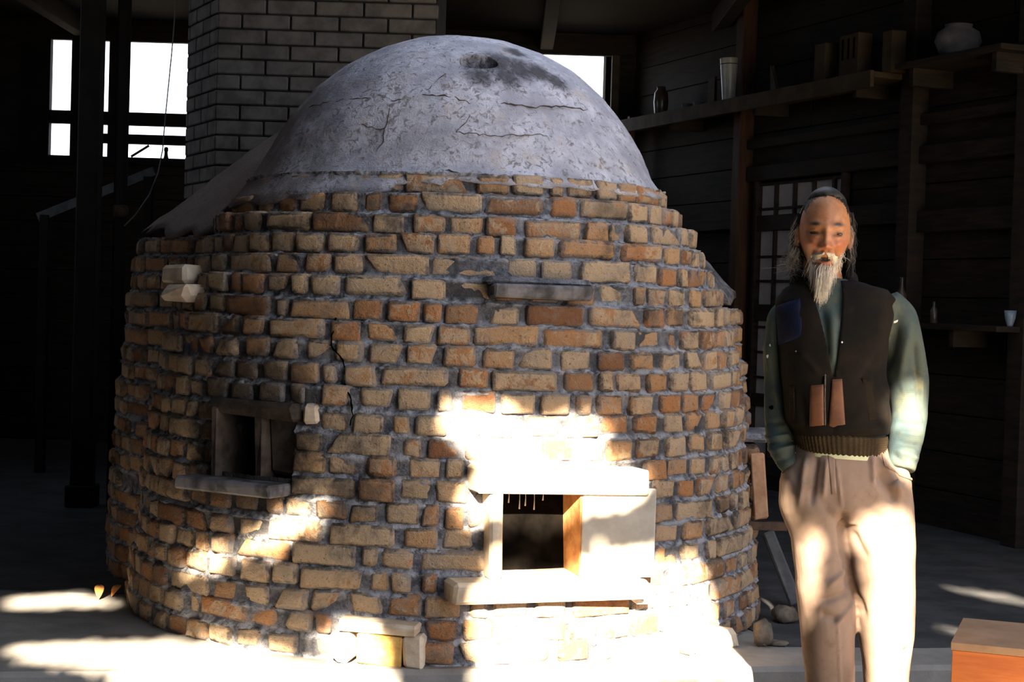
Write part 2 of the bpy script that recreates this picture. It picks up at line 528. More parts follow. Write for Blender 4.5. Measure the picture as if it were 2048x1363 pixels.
# left flank of the shed and an added unseen partition blocking light from the left
wl = empty('wall_left_block', (-2.22, 3.6, 0)); struct(wl)
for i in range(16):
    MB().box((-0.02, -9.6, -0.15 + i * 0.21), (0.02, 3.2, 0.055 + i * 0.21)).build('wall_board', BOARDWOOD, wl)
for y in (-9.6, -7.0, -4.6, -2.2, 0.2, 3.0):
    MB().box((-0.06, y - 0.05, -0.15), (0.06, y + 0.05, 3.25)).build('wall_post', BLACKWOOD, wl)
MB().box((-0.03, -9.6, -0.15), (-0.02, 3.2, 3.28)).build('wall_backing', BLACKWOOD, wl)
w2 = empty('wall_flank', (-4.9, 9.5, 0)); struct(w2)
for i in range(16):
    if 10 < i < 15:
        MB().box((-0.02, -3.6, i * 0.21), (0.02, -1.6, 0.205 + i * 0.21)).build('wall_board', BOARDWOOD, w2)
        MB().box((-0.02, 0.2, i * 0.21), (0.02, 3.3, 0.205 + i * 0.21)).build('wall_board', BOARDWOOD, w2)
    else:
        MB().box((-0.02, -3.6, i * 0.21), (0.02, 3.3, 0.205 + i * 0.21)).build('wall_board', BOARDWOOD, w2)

wg = empty('wall_gap_block', (-3.55, 6.75, 0)); struct(wg)  # added wall, unseen, closes a light leak beside the partition
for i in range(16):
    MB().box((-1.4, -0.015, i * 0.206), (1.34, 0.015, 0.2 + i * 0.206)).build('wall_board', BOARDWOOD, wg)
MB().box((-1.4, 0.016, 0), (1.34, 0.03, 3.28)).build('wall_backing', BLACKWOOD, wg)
wy = empty('wall_yard_block', (1.4, -3.6, -0.15)); struct(wy)  # added behind the viewer to block low sky and sunlit ground
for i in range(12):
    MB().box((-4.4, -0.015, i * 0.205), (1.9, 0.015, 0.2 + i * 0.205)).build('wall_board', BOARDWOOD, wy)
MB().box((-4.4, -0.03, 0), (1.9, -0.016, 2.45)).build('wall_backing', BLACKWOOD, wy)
# right wall: boards running back at an angle
WA = Vector((0.88, 12.9, 0.0))
WD = Vector((0.416, -1.0, 0.0)).normalized()
WN = Vector((-WD.y, WD.x, 0.0)); WN = -WN if WN.x > 0 else WN
W_RZ = math.atan2(WD.y, WD.x)
wr = empty('wall_right', WA, W_RZ); struct(wr)         # local x runs along the wall, towards the yard
W_FRONT = -1.0 if (Matrix.Rotation(-W_RZ, 3, 'Z') @ WN).y < 0 else 1.0
def wall_uv(px, py, off=0.0):                         # distance along the wall and height of a pixel
    d = ray(px, py)
    o = Vector((0, 0, CAM_Z))
    q = WA + WN * off
    t = (q - o).dot(WN) / d.dot(WN)
    p = o + d * t
    return (p - WA).dot(WD), p.z
WLEN = 9.0
def wbox(name, u0, u1, z0, z1, d0, d1, mat, parent=None, ch=0.0):
    y0, y1 = sorted((W_FRONT * d0, W_FRONT * d1))
    return MB().box((u0, y0, z0), (u1, y1, z1), ch=ch).build(name, mat, parent or wr)
door_u0 = wall_uv(1514, 600)[0]
door_u1 = door_u0 + 1.05
door_z1 = wall_uv(1560, 360)[1]
z = 0.0
k = 0
while z < 3.3:
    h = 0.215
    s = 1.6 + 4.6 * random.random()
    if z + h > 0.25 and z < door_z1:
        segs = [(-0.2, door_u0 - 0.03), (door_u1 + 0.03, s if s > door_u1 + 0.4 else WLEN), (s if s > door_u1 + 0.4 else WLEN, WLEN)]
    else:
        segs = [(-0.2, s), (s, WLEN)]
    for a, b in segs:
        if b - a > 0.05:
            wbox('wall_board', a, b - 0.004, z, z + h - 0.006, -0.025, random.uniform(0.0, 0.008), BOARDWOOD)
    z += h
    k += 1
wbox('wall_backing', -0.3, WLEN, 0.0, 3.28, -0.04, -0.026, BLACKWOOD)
for px, w, mat in ((1226, 0.05, SHELFWOOD), (1497, 0.10, REDWOOD), (1838, 0.13, DARKWOOD), (2075, 0.13, DARKWOOD)):
    u = wall_uv(px, 400)[0]
    wbox('wall_post', u - w / 2, u + w / 2, 0.0, 3.28, 0.0, 0.11, mat)
for px0, px1, py, h in ((1230, 1490, 455, 0.08), (1615, 1835, 432, 0.12), (1850, 2075, 438, 0.12), (1510, 2075, 318, 0.10), (1510, 2075, 250, 0.06)):
    u0 = wall_uv(px0, py)[0]; u1, zc = wall_uv(px1, py)
    zc = wall_uv((px0 + px1) / 2, py)[1]
    wbox('wall_rail', u0, u1, zc - h / 2, zc + h / 2, 0.0, 0.06, BOARDWOOD)
# lighter stud leaning behind the dome
u = wall_uv(1295, 300)[0]
st = wbox('wall_stud', u - 0.02, u + 0.02, 0.2, wall_uv(1295, 236)[1], 0.12, 0.17, REDWOOD)

# shoji sliding door
dr = empty('door_1', WA + WD * door_u0, W_RZ); struct(dr)
tag(dr, 'wooden lattice sliding door with grey paper panes behind the man', None)
DZ0, DZ1 = 0.10, door_z1 + 0.02
def dbox(name, u0, u1, z0, z1, d0, d1, mat):
    y0, y1 = sorted((W_FRONT * d0, W_FRONT * d1))
    return MB().box((u0, y0, z0), (u1, y1, z1)).build(name, mat, dr)
DW = door_u1 - door_u0
def du(px, py): return wall_uv(px, py)[0] - door_u0
def dz(py): return wall_uv(1555, py)[1]
dbox('stile', 0.0, 0.028, DZ0, DZ1, 0.0, 0.05, DARKWOOD)
dbox('stile', DW - 0.03, DW, DZ0, DZ1, 0.0, 0.05, DARKWOOD)
rails = [(338, 358), (430, 461), (609, 642), (790, 815)]
bars_y = [367, 417, 513, 562, 655, 706, 757, 865]
for a, b in rails:
    dbox('rail', 0.028, DW - 0.03, dz(b), dz(a), 0.004, 0.04, DARKWOOD)
dbox('rail', 0.028, DW - 0.03, DZ0, DZ0 + 0.12, 0.004, 0.04, DARKWOOD)
px_cols = [1552, 1589, 1623]
u_c = [du(p, 560) for p in px_cols]
stp = u_c[1] - u_c[0]
u_all = [u_c[0] + stp * i for i in range(40) if u_c[0] + stp * i < DW - 0.05]
for u in u_all:
    dbox('lattice_bar', u - 0.012, u + 0.012, DZ0 + 0.12, DZ1 - 0.03, 0.006, 0.03, DARKWOOD)
for y in bars_y:
    dbox('lattice_bar', 0.028, DW - 0.03, dz(y) - 0.008, dz(y) + 0.008, 0.006, 0.028, DARKWOOD)
edges_u = [0.028] + u_all + [DW - 0.03]
zz = sorted([DZ0 + 0.12, DZ1 - 0.03] + [dz(y) for y in bars_y] + [dz((a + b) / 2) for a, b in rails[1:]])
for a, b in zip(edges_u, edges_u[1:]):
    for c, d in zip(zz, zz[1:]):
        if d - c > 0.03:
            dbox('pane', a + 0.004, b - 0.004, c + 0.003, d - 0.003, 0.0, 0.004, PAPER)

# ------------------------------------------------------------------ block chimney behind the kiln
CHIM = simple('grey_chimney_brick', (0.085, 0.078, 0.073), (0.15, 0.138, 0.128), 9, 0.9, 0.5, 50)
CHIMJ = simple('black_chimney_joint', (0.012, 0.012, 0.012), (0.03, 0.03, 0.03), 9, 0.95, 0.3, 50)
CHY = 8.35
pa = at(430, 240, CHY); pb = at(872, 240, CHY); pl = at(372, 240, CHY + 0.48)
ch = empty('brick_chimney', (pa.x, CHY, 0))
tag(ch, 'tall chimney of long grey bricks behind the domed kiln', 'chimney')
wch = pb.x - pa.x
dl = Vector((pl.x - pa.x, 0.48))
foot = [(0.012, 0.012), (wch - 0.01, 0.012), (wch - 0.01, 1.0), (dl.x + 0.012, 1.0), (dl.x + 0.012, dl.y)]
vs = [(x, y, 0) for x, y in foot] + [(x, y, ROOF_Z - 0.15) for x, y in foot]
n = len(foot)
MB().add(vs, [tuple((i, (i + 1) % n, n + (i + 1) % n, n + i)) for i in range(n)] + [tuple(range(n, 2 * n))]).build('joint_core', CHIMJ, ch)
BL, BH = 0.245, 0.0765
cmesh = {}
def chim_brick(w):
    key = round(w, 3)
    if key not in cmesh:
        cmesh[key] = MB().add(chamfer_box(w - 0.009, 0.05, BH - 0.009, 0.005), CH_F).mesh('brick')
    return cmesh[key]
ang = math.atan2(dl.y, dl.x) + PI                     # side face runs back to the left
lside = dl.length
for k in range(int((ROOF_Z - 0.16) / BH)):
    z = (k + 0.5) * BH
    if z < 0.9: continue
    x = -BL / 2 if k % 2 else 0.0
    while x < wch - 0.02:
        a, b = max(x, 0.0), min(x + BL, wch)
        if b - a > 0.03:
            o = link('brick', chim_brick(b - a), CHIM, ch)
            o.location = ((a + b) / 2, 0.022 + random.uniform(-0.003, 0.003), z)
        x += BL
    x = 0.0 if k % 2 else -BL / 2
    while x < lside - 0.02:
        a, b = max(x, 0.0), min(x + BL, lside)
        if b - a > 0.03:
            o = link('brick', chim_brick(b - a), CHIM, ch)
            c = (a + b) / 2 / lside
            nx, ny = -dl.y / lside, dl.x / lside
            s = 1.0 if nx < 0 else -1.0
            o.location = (dl.x * c - nx * s * 0.022, dl.y * c - ny * s * 0.022, z)
            o.rotation_euler = (0, 0, ang)
        x += BL
# ------------------------------------------------------------------ the kiln
kiln = empty('brick_kiln', KC)
tag(kiln, 'big round brick kiln with a grey plastered dome and a square fire door', 'kiln')
PITCHZ = 0.0745
NCOURSE = 22
def tone(me, rgb):
    at_ = me.attributes.new('tone', 'FLOAT_COLOR', 'POINT')
    at_.data.foreach_set('color', [c for i in range(len(me.vertices)) for c in (rgb[0], rgb[1], rgb[2], BR_EDGE[i % 28])])

# features that interrupt the brickwork: (phi centre, half angle, z0, z1)
def feat(px0, px1, py0, py1):
    c = kiln_hit((px0 + px1) / 2, (py0 + py1) / 2)
    a = kiln_hit(px0, (py0 + py1) / 2); b = kiln_hit(px1, (py0 + py1) / 2)
    t = kiln_hit((px0 + px1) / 2, py0); u = kiln_hit((px0 + px1) / 2, py1)
    return kphi(a), kphi(b), u.z, t.z
DOOR = feat(975, 1312, 985, 1152)
LINT = feat(950, 1292, 935, 985)
SILL = feat(893, 1283, 1152, 1203)
PORT = feat(440, 588, 822, 952)
STOKE = feat(672, 846, 1244, 1338)
SPALL = feat(608, 640, 788, 850)
FEATS = [DOOR, LINT, SILL, (PORT[0], PORT[1], PORT[2] - 0.035, PORT[3] + 0.02), STOKE, SPALL]
HOLES = [feat(1000, 1162, 985, 1150), PORT, feat(690, 806, 1262, 1330)]
def blocked(phi0, phi1, z0, z1):
    for a, b, c, d in FEATS:
        if phi1 > a + 0.004 and phi0 < b - 0.004 and z1 > c + 0.026 and z0 < d - 0.026:
            return True
    return False

class Stuff:
    def __init__(self): self.v, self.f, self.t = [], [], []
    def add(self, vs, rgb):
        n = len(self.v)
        self.v += vs
        self.f += [tuple(i + n for i in f) for f in BR_F]
        self.t += [(*rgb, BR_EDGE[i]) for i in range(28)]
    def build(self, name, parent):
        me = bpy.data.meshes.new(name)
        me.from_pydata(self.v, [], self.f)
        a = me.attributes.new('tone', 'FLOAT_COLOR', 'POINT')
        a.data.foreach_set('color', [c for t in self.t for c in t])
        return link(name, me, BRICK, parent, True)

rng = random.Random(5)
bricks = []
for k in range(NCOURSE):
    z0 = k * PITCHZ
    zc = z0 + PITCHZ / 2
    R = prof(zc)
    phi = -2.15 + rng.uniform(0, 0.1)
    wav = rng.uniform(0, 10)
    stretch_p = 0.10 if 6 < k < 14 else 0.24
    while phi < 2.15:
        L = rng.uniform(0.205, 0.232) if rng.random() < stretch_p else (rng.uniform(0.098, 0.116) if rng.random() < 0.9 else rng.uniform(0.05, 0.07))
        joint = rng.choice((0.012, 0.018, 0.024, 0.032, 0.036))
        dphi = L / R
        h = PITCHZ - rng.uniform(0.003, 0.008)
        dz_ = rng.uniform(-0.003, 0.003) + 0.006 * math.sin(phi * 2.1 + wav)
        if blocked(phi, phi + dphi, z0, z0 + PITCHZ):   # cut a shorter piece to fit, or move past
            L = rng.uniform(0.045, 0.065)
            dphi = L / R
            if blocked(phi, phi + dphi, z0, z0 + PITCHZ):
                phi += 0.012 / R
                continue
        if True:
            pc = phi + dphi / 2
            p = Vector((KC.x + R * math.sin(pc), KC.y - R * math.cos(pc), zc))
            view = Vector((0, 0, CAM_Z)) - p
            nrm = Vector((math.sin(pc), -math.cos(pc), 0))
            vis = nrm.dot(view.normalized()) * L / view.length
            bricks.append(dict(phi=pc, R=R, L=L, h=h, z=zc + dz_, vis=vis, k=k,
                               tilt=rng.gauss(0, 0.015), out=rng.gauss(0.0, 0.005), yaw=rng.gauss(0, 0.025),
                               tone=(rng.random(), rng.random(), rng.random())))
        phi += dphi + joint / R
bricks.sort(key=lambda b: -b['vis'])
far = Stuff()
for i, b in enumerate(bricks):
    hh = b['h']
    vs = brick_verts(b['L'], 0.10, hh, rng.uniform(0.005, 0.010), 0.0025, rng)
    # knocked corners now and then
    if rng.random() < 0.22:
        q = rng.choice([(sx, sz) for sx in (-1, 1) for sz in (-1, 1)])
        s = rng.uniform(0.6, 0.9)
        vs = [(x * s if (x * q[0] > 0 and z * q[1] > 0) else x, y + (0.012 if (x * q[0] > 0 and z * q[1] > 0 and y < 0) else 0), z) for x, y, z in vs]
    off = b['R'] - 0.05 + b['out']
    loc = Vector((off * math.sin(b['phi']), -off * math.cos(b['phi']), b['z']))
    rot = Euler((b['tilt'], b['yaw'] * 0.3, b['phi'] + b['yaw']))
    if i < 300:
        me = bpy.data.meshes.new('brick')
        me.from_pydata(vs, [], BR_F)
        tone(me, b['tone'])
        o = link('brick', me, BRICK, kiln, True)
        o.location = loc
        o.rotation_euler = rot
    else:
        M4 = Matrix.Translation(loc) @ rot.to_matrix().to_4x4()
        far.add([tuple(M4 @ Vector(p)) for p in vs], b['tone'])

# mortar body between the bricks: recessed upright joints, swelling bed joints
def mortar_body(name, C, P, ncourse, parent, phi0, phi1, seg, holes=(), jag=1.0, off=Vector((0, 0, 0))):
    vs, fs, beds = [], [], []
    rows = []
    for k in range(ncourse):
        for s in (0.0, 0.10, 0.22, 0.5, 0.78, 0.92):
            rows.append((k, s))
    rows.append((ncourse - 1, 1.0))
    for k, s in rows:
        z = (k + s) * PITCHZ
        R = prof((k + 0.5) * PITCHZ, P)
        Rn = prof((k + 1.5) * PITCHZ, P)
        Rp = prof((k - 0.5) * PITCHZ, P)
        for j in range(seg + 1):
            phi = phi0 + (phi1 - phi0) * j / seg
            q = Vector((phi * 9.0 + C.x * 7, z * 9.0, C.y))
            nn = noise.fractal(q * 1.4, 1.0, 2.0, 4)
            n2 = noise.noise(q * 5.0)
            big = noise.noise(Vector((phi * 3.2, z * 3.0, 5.0)))
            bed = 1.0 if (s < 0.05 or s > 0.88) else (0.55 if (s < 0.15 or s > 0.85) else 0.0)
            r = R - 0.012 + 0.008 * nn + 0.007 * max(0, big) + bed * (0.005 + 0.008 * nn + 0.006 * n2) * jag
            if s > 0.88:
                r = min(r, max(R, Rn) + 0.004)
            zz = z + 0.004 * n2 * (1 if 0 < k or s > 0 else 0)
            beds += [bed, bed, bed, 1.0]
            vs.append((r * math.sin(phi) + off.x, -r * math.cos(phi) + off.y, zz))
    nrow = len(rows)
    w = seg + 1
    for i in range(nrow - 1):
        k, s = rows[i]
        z = (k + s + 0.05) * PITCHZ
        for j in range(seg):
            phi = phi0 + (phi1 - phi0) * (j + 0.5) / seg
            if any(a < phi < b and c < z < d for a, b, c, d in holes):
                continue
            fs.append((i * w + j, i * w + j + 1, (i + 1) * w + j + 1, (i + 1) * w + j))
    me = bpy.data.meshes.new(name)
    me.from_pydata(vs, [], fs)
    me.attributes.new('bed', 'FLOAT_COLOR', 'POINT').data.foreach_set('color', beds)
    return link(name, me, MORTAR, parent, True)
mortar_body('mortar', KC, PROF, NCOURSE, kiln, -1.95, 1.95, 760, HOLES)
# dark core behind, closing the back
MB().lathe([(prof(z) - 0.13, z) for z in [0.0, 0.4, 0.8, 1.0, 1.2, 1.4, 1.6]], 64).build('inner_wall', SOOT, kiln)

# second chamber and flue flank behind to the left, rough shoulder behind to the right
P2 = [(0.0, 1.02), (0.8, 0.985), (1.30, 0.93), (1.42, 0.90), (1.50, 0.82), (1.56, 0.74), (1.75, 0.53), (1.9, 0.32), (2.0, 0.12), (2.03, 0.0)]
C2 = Vector((-0.73, 7.32, 0.0))
P3 = [(0.0, 0.86), (0.8, 0.83), (1.20, 0.77), (1.26, 0.76), (1.32, 0.70), (1.40, 0.60), (1.5, 0.5), (1.6, 0.3), (1.7, 0.0)]
C3 = Vector((0.22, 7.35, 0.0))
def ring_stuff(C, P, ncourse, phi0, phi1):
    for k in range(ncourse):
        zc = (k + 0.5) * PITCHZ
        R = prof(zc, P)
        phi = phi0 + rng.uniform(0, 0.1)
        while phi < phi1:
            L = rng.uniform(0.205, 0.23) if rng.random() < 0.25 else rng.uniform(0.1, 0.116)
            pc = phi + L / R / 2
            vs = brick_verts(L, 0.10, PITCHZ - 0.010, 0.008, 0.003, rng)
            off = R - 0.05 + rng.gauss(0, 0.008)
            M4 = Matrix.Translation((C.x - KC.x + off * math.sin(pc), C.y - KC.y - off * math.cos(pc), zc)) @ Euler((0, 0, pc)).to_matrix().to_4x4()
            far.add([tuple(M4 @ Vector(p)) for p in vs], (rng.random(), rng.random() * 0.6, rng.random()))
            phi += (L + 0.018) / R
ring_stuff(C2, P2, 19, -1.9, 0.2)
ring_stuff(C3, P3, 16, 0.1, 1.9)
tag(far.build('brick_remainder', kiln), None, None, kind='stuff')
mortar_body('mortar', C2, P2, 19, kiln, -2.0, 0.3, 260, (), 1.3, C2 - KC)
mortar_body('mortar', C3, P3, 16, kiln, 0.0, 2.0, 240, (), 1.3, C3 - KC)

# plastered dome
def plaster_shell(name, C, P, z0, nphi, nz, amp, parent, drop=0.0, thick=0.06, rag=0.02):
    zt = P[-1][0]
    ts = [i / nz for i in range(nz + 1)]
    # even steps along the arc
    prof_pts = []
    zz = [z0 + (zt - z0) * (1 - (1 - t) ** 2) for t in ts]
    vs, fs = [], []
    for i, z in enumerate(zz[:-1]):
        for j in range(nphi):
            phi = 2 * PI * j / nphi
            zl = z
            if i < 5:                                  # ragged lower hem
                hem = rag * noise.noise((phi * 6, 1.7, 0)) + rag * 0.6 * noise.noise((phi * 23, 2.7, 0)) - drop * max(0.0, -math.sin(phi))
                zl = z + hem * (1 - i / 5)
            r = prof(zl, P) + 0.012
            p = Vector((r * math.sin(phi), -r * math.cos(phi), zl))
            n1 = noise.fractal(p * 3.0, 1.0, 2.0, 3) * amp + noise.fractal(p * 16.0, 1.0, 2.0, 3) * amp * 0.28
            e = 1.0 + n1 / max(r, 0.15) * min(1.0, r / 0.2)
            vs.append((p.x * e, p.y * e, p.z + n1 * 0.4))
    n = len(zz) - 1
    for i in range(n - 1):
        for j in range(nphi):
            fs.append((i * nphi + j, i * nphi + (j + 1) % nphi, (i + 1) * nphi + (j + 1) % nphi, (i + 1) * nphi + j))
    vs.append((0, 0, zt + 0.004))
    for j in range(nphi):
        fs.append(((n - 1) * nphi + j, (n - 1) * nphi + (j + 1) % nphi, len(vs) - 1))
    # inner skin
    base = len(vs)
    for i in range(n):
        for j in range(nphi):
            x, y, z = vs[i * nphi + j]
            r = math.hypot(x, y)
            e = max(0.02, r - thick) / max(r, 1e-4)
            vs.append((x * e, y * e, z - thick * 0.8 * (i / n)))
    vs.append((0, 0, zt - thick))
    for i in range(n - 1):
        for j in range(nphi):
            fs.append((base + i * nphi + j, base + (i + 1) * nphi + j, base + (i + 1) * nphi + (j + 1) % nphi, base + i * nphi + (j + 1) % nphi))
    for j in range(nphi):
        fs.append((base + (n - 1) * nphi + (j + 1) % nphi, base + (n - 1) * nphi + j, len(vs) - 1))
        fs.append((j, base + j, base + (j + 1) % nphi, (j + 1) % nphi))
    me = bpy.data.meshes.new(name)
    me.from_pydata(vs, [], fs)
    o = link(name, me, PLASTER, parent, True)
    o.location = C - KC
    return o
dome = plaster_shell('dome', KC, PROF, 1.605, 200, 60, 0.010, kiln, drop=0.10)
# the flue hole is cut through the shell
hl = HOLE - KC
n_ = Vector((hl.x, hl.y, 0)).normalized() * 0.40 + Vector((0, 0, 1))
cut_me = MB().tube([hl - n_ * 0.25, hl - n_ * 0.02, hl + n_ * 0.15], [0.060, 0.070, 0.086], 24).mesh('cut')
rad_ = Vector((hl.x, hl.y, 0)).normalized()
for v_ in cut_me.vertices:
    q_ = v_.co - hl
    v_.co = v_.co - rad_ * (q_.dot(rad_) * 0.45)
cutter = bpy.data.objects.new('cut', cut_me)
COL.objects.link(cutter); cutter.parent = kiln
bm_ = dome.modifiers.new('hole', 'BOOLEAN')
bm_.operation = 'DIFFERENCE'; bm_.solver = 'EXACT'; bm_.object = cutter
bpy.context.view_layer.update()
dg = bpy.context.evaluated_depsgraph_get()
nm = bpy.data.meshes.new_from_object(dome.evaluated_get(dg))
if len(nm.vertices) > 5000:
    dome.modifiers.clear(); dome.data = nm
bpy.data.objects.remove(cutter)
if not dome.data.materials: dome.data.materials.append(PLASTER)
flank = plaster_shell('flue_flank', C2, P2, 1.44, 110, 34, 0.022, kiln, thick=0.05, rag=0.05)
shoulder = plaster_shell('clay_shoulder', C3, P3, 1.24, 90, 24, 0.03, kiln, thick=0.05, rag=0.06)
shoulder.data.materials.clear(); shoulder.data.materials.append(MORTAR)

# cracks across the dome
def crack(pts, w, wob=3.0, seed=0):
    r2 = random.Random(seed)
    path = []
    for (x0, y0), (x1, y1) in zip(pts, pts[1:]):
        n = max(2, int(math.hypot(x1 - x0, y1 - y0) / 7))
        for i in range(n):
            t = i / n
            p = kiln_hit(x0 + (x1 - x0) * t + r2.uniform(-wob, wob) * 0.4, y0 + (y1 - y0) * t + r2.uniform(-wob, wob))
            if p is not None:
                d = Vector((p.x - KC.x, p.y - KC.y, (p.z - 1.4) * 1.2)).normalized()
                path.append(p - KC + d * 0.012)
    rad = [w * r2.uniform(0.5, 1.1) for _ in path]
    rad[0] = rad[-1] = 0.0006
    MB().tube(path, rad, 5).build('crack', CRACK, dome)
crack([(622, 218), (650, 212), (680, 206), (735, 202), (783, 208), (850, 194), (905, 199), (945, 213), (1000, 211), (1070, 219), (1125, 218), (1180, 226)], 0.0030, 2.5, 1)
crack([(850, 194), (865, 175), (885, 158), (898, 142)], 0.0024, 2.5, 2)
crack([(783, 208), (780, 235), (772, 262), (745, 260), (715, 252)], 0.0022, 3, 3)
crack([(772, 262), (768, 290), (752, 310)], 0.0018, 3, 4)
crack([(942, 218), (938, 240), (925, 256), (912, 268), (945, 272), (1010, 275), (1100, 274)], 0.0018, 2.5, 5)
crack([(890, 342), (930, 350), (975, 355), (1040, 357)], 0.0030, 2.5, 6)

# long settling crack down the brickwork
def wall_crack(pts, w, seed):
    r2 = random.Random(seed)
    path = []
    for (x0, y0), (x1, y1) in zip(pts, pts[1:]):
        n = max(2, int(math.hypot(x1 - x0, y1 - y0) / 8))
        for i in range(n):
            t = i / n
            p = kiln_hit(x0 + (x1 - x0) * t + r2.uniform(-2, 2), y0 + (y1 - y0) * t)
            d = Vector((p.x - KC.x, p.y - KC.y, 0)).normalized()
            path.append(p - KC + d * 0.004)
    MB().tube(path, [w * r2.uniform(0.6, 1.2) for _ in path], 5).build('crack', SOOT, kiln)
wall_crack([(673, 635), (668, 660), (662, 690), (688, 720), (692, 770), (700, 790), (706, 830), (700, 860)], 0.0035, 9)

# ---- fire door
def local_frame(px, py, dphi=0.0):
    p = kiln_hit(px, py)
    ph = kphi(p) + dphi
    r = prof(p.z)
    e = Matrix.Translation((r * math.sin(ph), -r * math.cos(ph), 0)) @ Matrix.Rotation(ph, 4, 'Z')
    return e, ph, r
def kpart(name, M4, lo, hi, mat, seed=0, ch=0.006, jit=0.004, rot=None, parent=None):
    s = [hi[i] - lo[i] for i in range(3)]
    vs = chamfer_box(s[0], s[1], s[2], ch, jit, random.Random(seed))
    o = MB().add(vs, CH_F).build(name, mat, kiln)
    c = Vector([(lo[i] + hi[i]) / 2 for i in range(3)])
    m = M4 @ Matrix.Translation(c)
    if rot: m = m @ Euler(rot).to_matrix().to_4x4()
    if parent is not None:
        o.parent = parent
        m = parent.matrix_basis.inverted() @ m
    o.matrix_basis = m
    return o
D, dphi_, dR = local_frame(1082, 1065)
def dt(px, py):                                       # door-plane coordinates of a pixel (tangent, z)
    org = KC + D.translation
    nrm = D.to_3x3() @ Vector((0, -1, 0)); tx = D.to_3x3() @ Vector((1, 0, 0))
    o = Vector((0, 0, CAM_Z)); d = ray(px, py)
    t = (org + nrm * 0.03 - o).dot(nrm) / d.dot(nrm)
    p = o + d * t
    return (p - org).dot(tx), p.z
def dpart(name, px0, px1, py0, py1, out, back, mat, seed, **k):
    t0, z1 = dt(px0, (py0 + py1) / 2)[0], dt((px0 + px1) / 2, py0)[1]
    t1, z0 = dt(px1, (py0 + py1) / 2)[0], dt((px0 + px1) / 2, py1)[1]
    return kpart(name, D, (t0, -out, z0), (t1, back, z1), mat, seed, **k)
dpart('lintel', 950, 1292, 936, 984, 0.060, 0.16, FIRESLAB, 1, ch=0.008, jit=0.006, rot=(0, 0.012, 0))
dpart('door_jamb', 974, 1004, 982, 1156, 0.050, 0.22, FIRESLAB, 2, ch=0.006, jit=0.006)
dpart('door_jamb', 1160, 1168, 982, 1152, 0.030, 0.34, ORANGEJAMB, 3, ch=0.003, jit=0.003)
dpart('door_panel', 1164, 1310, 978, 1154, 0.036, 0.02, CEMENT, 4, ch=0.006, jit=0.003)
dpart('sill', 896, 1281, 1154, 1202, 0.085, 0.20, FIRESLAB, 5, ch=0.009, jit=0.007, rot=(0, -0.01, 0))
dpart('cement_patch', 1262, 1300, 1158, 1205, 0.05, 0.05, CEMENT, 6, ch=0.012, jit=0.008)
# fire chamber behind the opening
t0, z1 = dt(990, 970); t1, z0 = dt(1172, 1160)
m = MB()
B = 1.1
zp = 0.01                                             # floor dropped inside so direct sun lands out of sight
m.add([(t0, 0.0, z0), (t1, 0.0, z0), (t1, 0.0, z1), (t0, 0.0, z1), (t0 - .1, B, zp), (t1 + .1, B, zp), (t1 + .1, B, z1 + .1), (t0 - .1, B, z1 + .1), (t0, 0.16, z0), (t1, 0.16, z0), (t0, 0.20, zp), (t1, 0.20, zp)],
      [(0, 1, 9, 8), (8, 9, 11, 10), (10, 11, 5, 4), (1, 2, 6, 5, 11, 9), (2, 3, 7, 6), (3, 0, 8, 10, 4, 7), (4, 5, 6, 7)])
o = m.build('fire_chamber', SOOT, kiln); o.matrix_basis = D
# cobweb threads hanging in the chamber mouth
for i, (px, l) in enumerate(((1040, 60), (1062, 85), (1074, 72), (1092, 88), (1110, 50))):
    a = dt(px, 985); b = dt(px, 985 + l * 0.5)
    o = MB().tube([(a[0], 0.10, a[1] + 0.02), (a[0] + 0.003, 0.10, (a[1] + b[1]) / 2), (b[0], 0.10, b[1])], [0.0012, 0.001, 0.003], 5).build('cobweb_thread', CEMENT, kiln)
    o.matrix_basis = D

# ---- spy port on the left with its ledge
Pm, pphi, pR = local_frame(512, 885)
def pt(px, py):
    org = KC + Pm.translation
    nrm = Pm.to_3x3() @ Vector((0, -1, 0)); tx = Pm.to_3x3() @ Vector((1, 0, 0))
    o = Vector((0, 0, CAM_Z)); d = ray(px, py)
    t = (org - o).dot(nrm) / d.dot(nrm)
    p = o + d * t
    return (p - org).dot(tx), p.z
PORTCLAY = simple('sooty_port_clay', (0.025, 0.018, 0.014), (0.075, 0.055, 0.043), 12, 0.7, 0.6, 50)
def ppart(name, px0, px1, py0, py1, out, back, mat, seed, **k):
    t0, z1 = pt(px0, (py0 + py1) / 2)[0], pt((px0 + px1) / 2, py0)[1]
    t1, z0 = pt(px1, (py0 + py1) / 2)[0], pt((px0 + px1) / 2, py1)[1]
    return kpart(name, Pm, (t0, -out, z0), (t1, back, z1), mat, seed, **k)
ppart('port_jamb', 428, 442, 812, 956, 0.02, 0.25, PORTCLAY, 11, ch=0.006)
ppart('port_jamb', 508, 528, 826, 956, 0.005, 0.25, PORTCLAY, 12, ch=0.012)
ppart('port_jamb', 526, 592, 822, 956, -0.03, 0.25, PORTCLAY, 13, ch=0.02, jit=0.008)
ppart('port_head', 426, 592, 802, 834, 0.015, 0.25, PORTCLAY, 14, ch=0.014, jit=0.008)
ppart('port_ledge', 392, 580, 956, 980, 0.11, 0.10, SOOTSLAB, 15, ch=0.004, jit=0.004)
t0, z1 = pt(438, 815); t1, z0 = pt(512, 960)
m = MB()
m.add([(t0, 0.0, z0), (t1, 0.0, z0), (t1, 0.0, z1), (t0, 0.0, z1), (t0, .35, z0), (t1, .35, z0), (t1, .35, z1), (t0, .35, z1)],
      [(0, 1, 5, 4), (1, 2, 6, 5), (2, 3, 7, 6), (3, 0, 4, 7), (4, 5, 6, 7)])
o = m.build('port_chamber', SOOT, kiln); o.matrix_basis = Pm
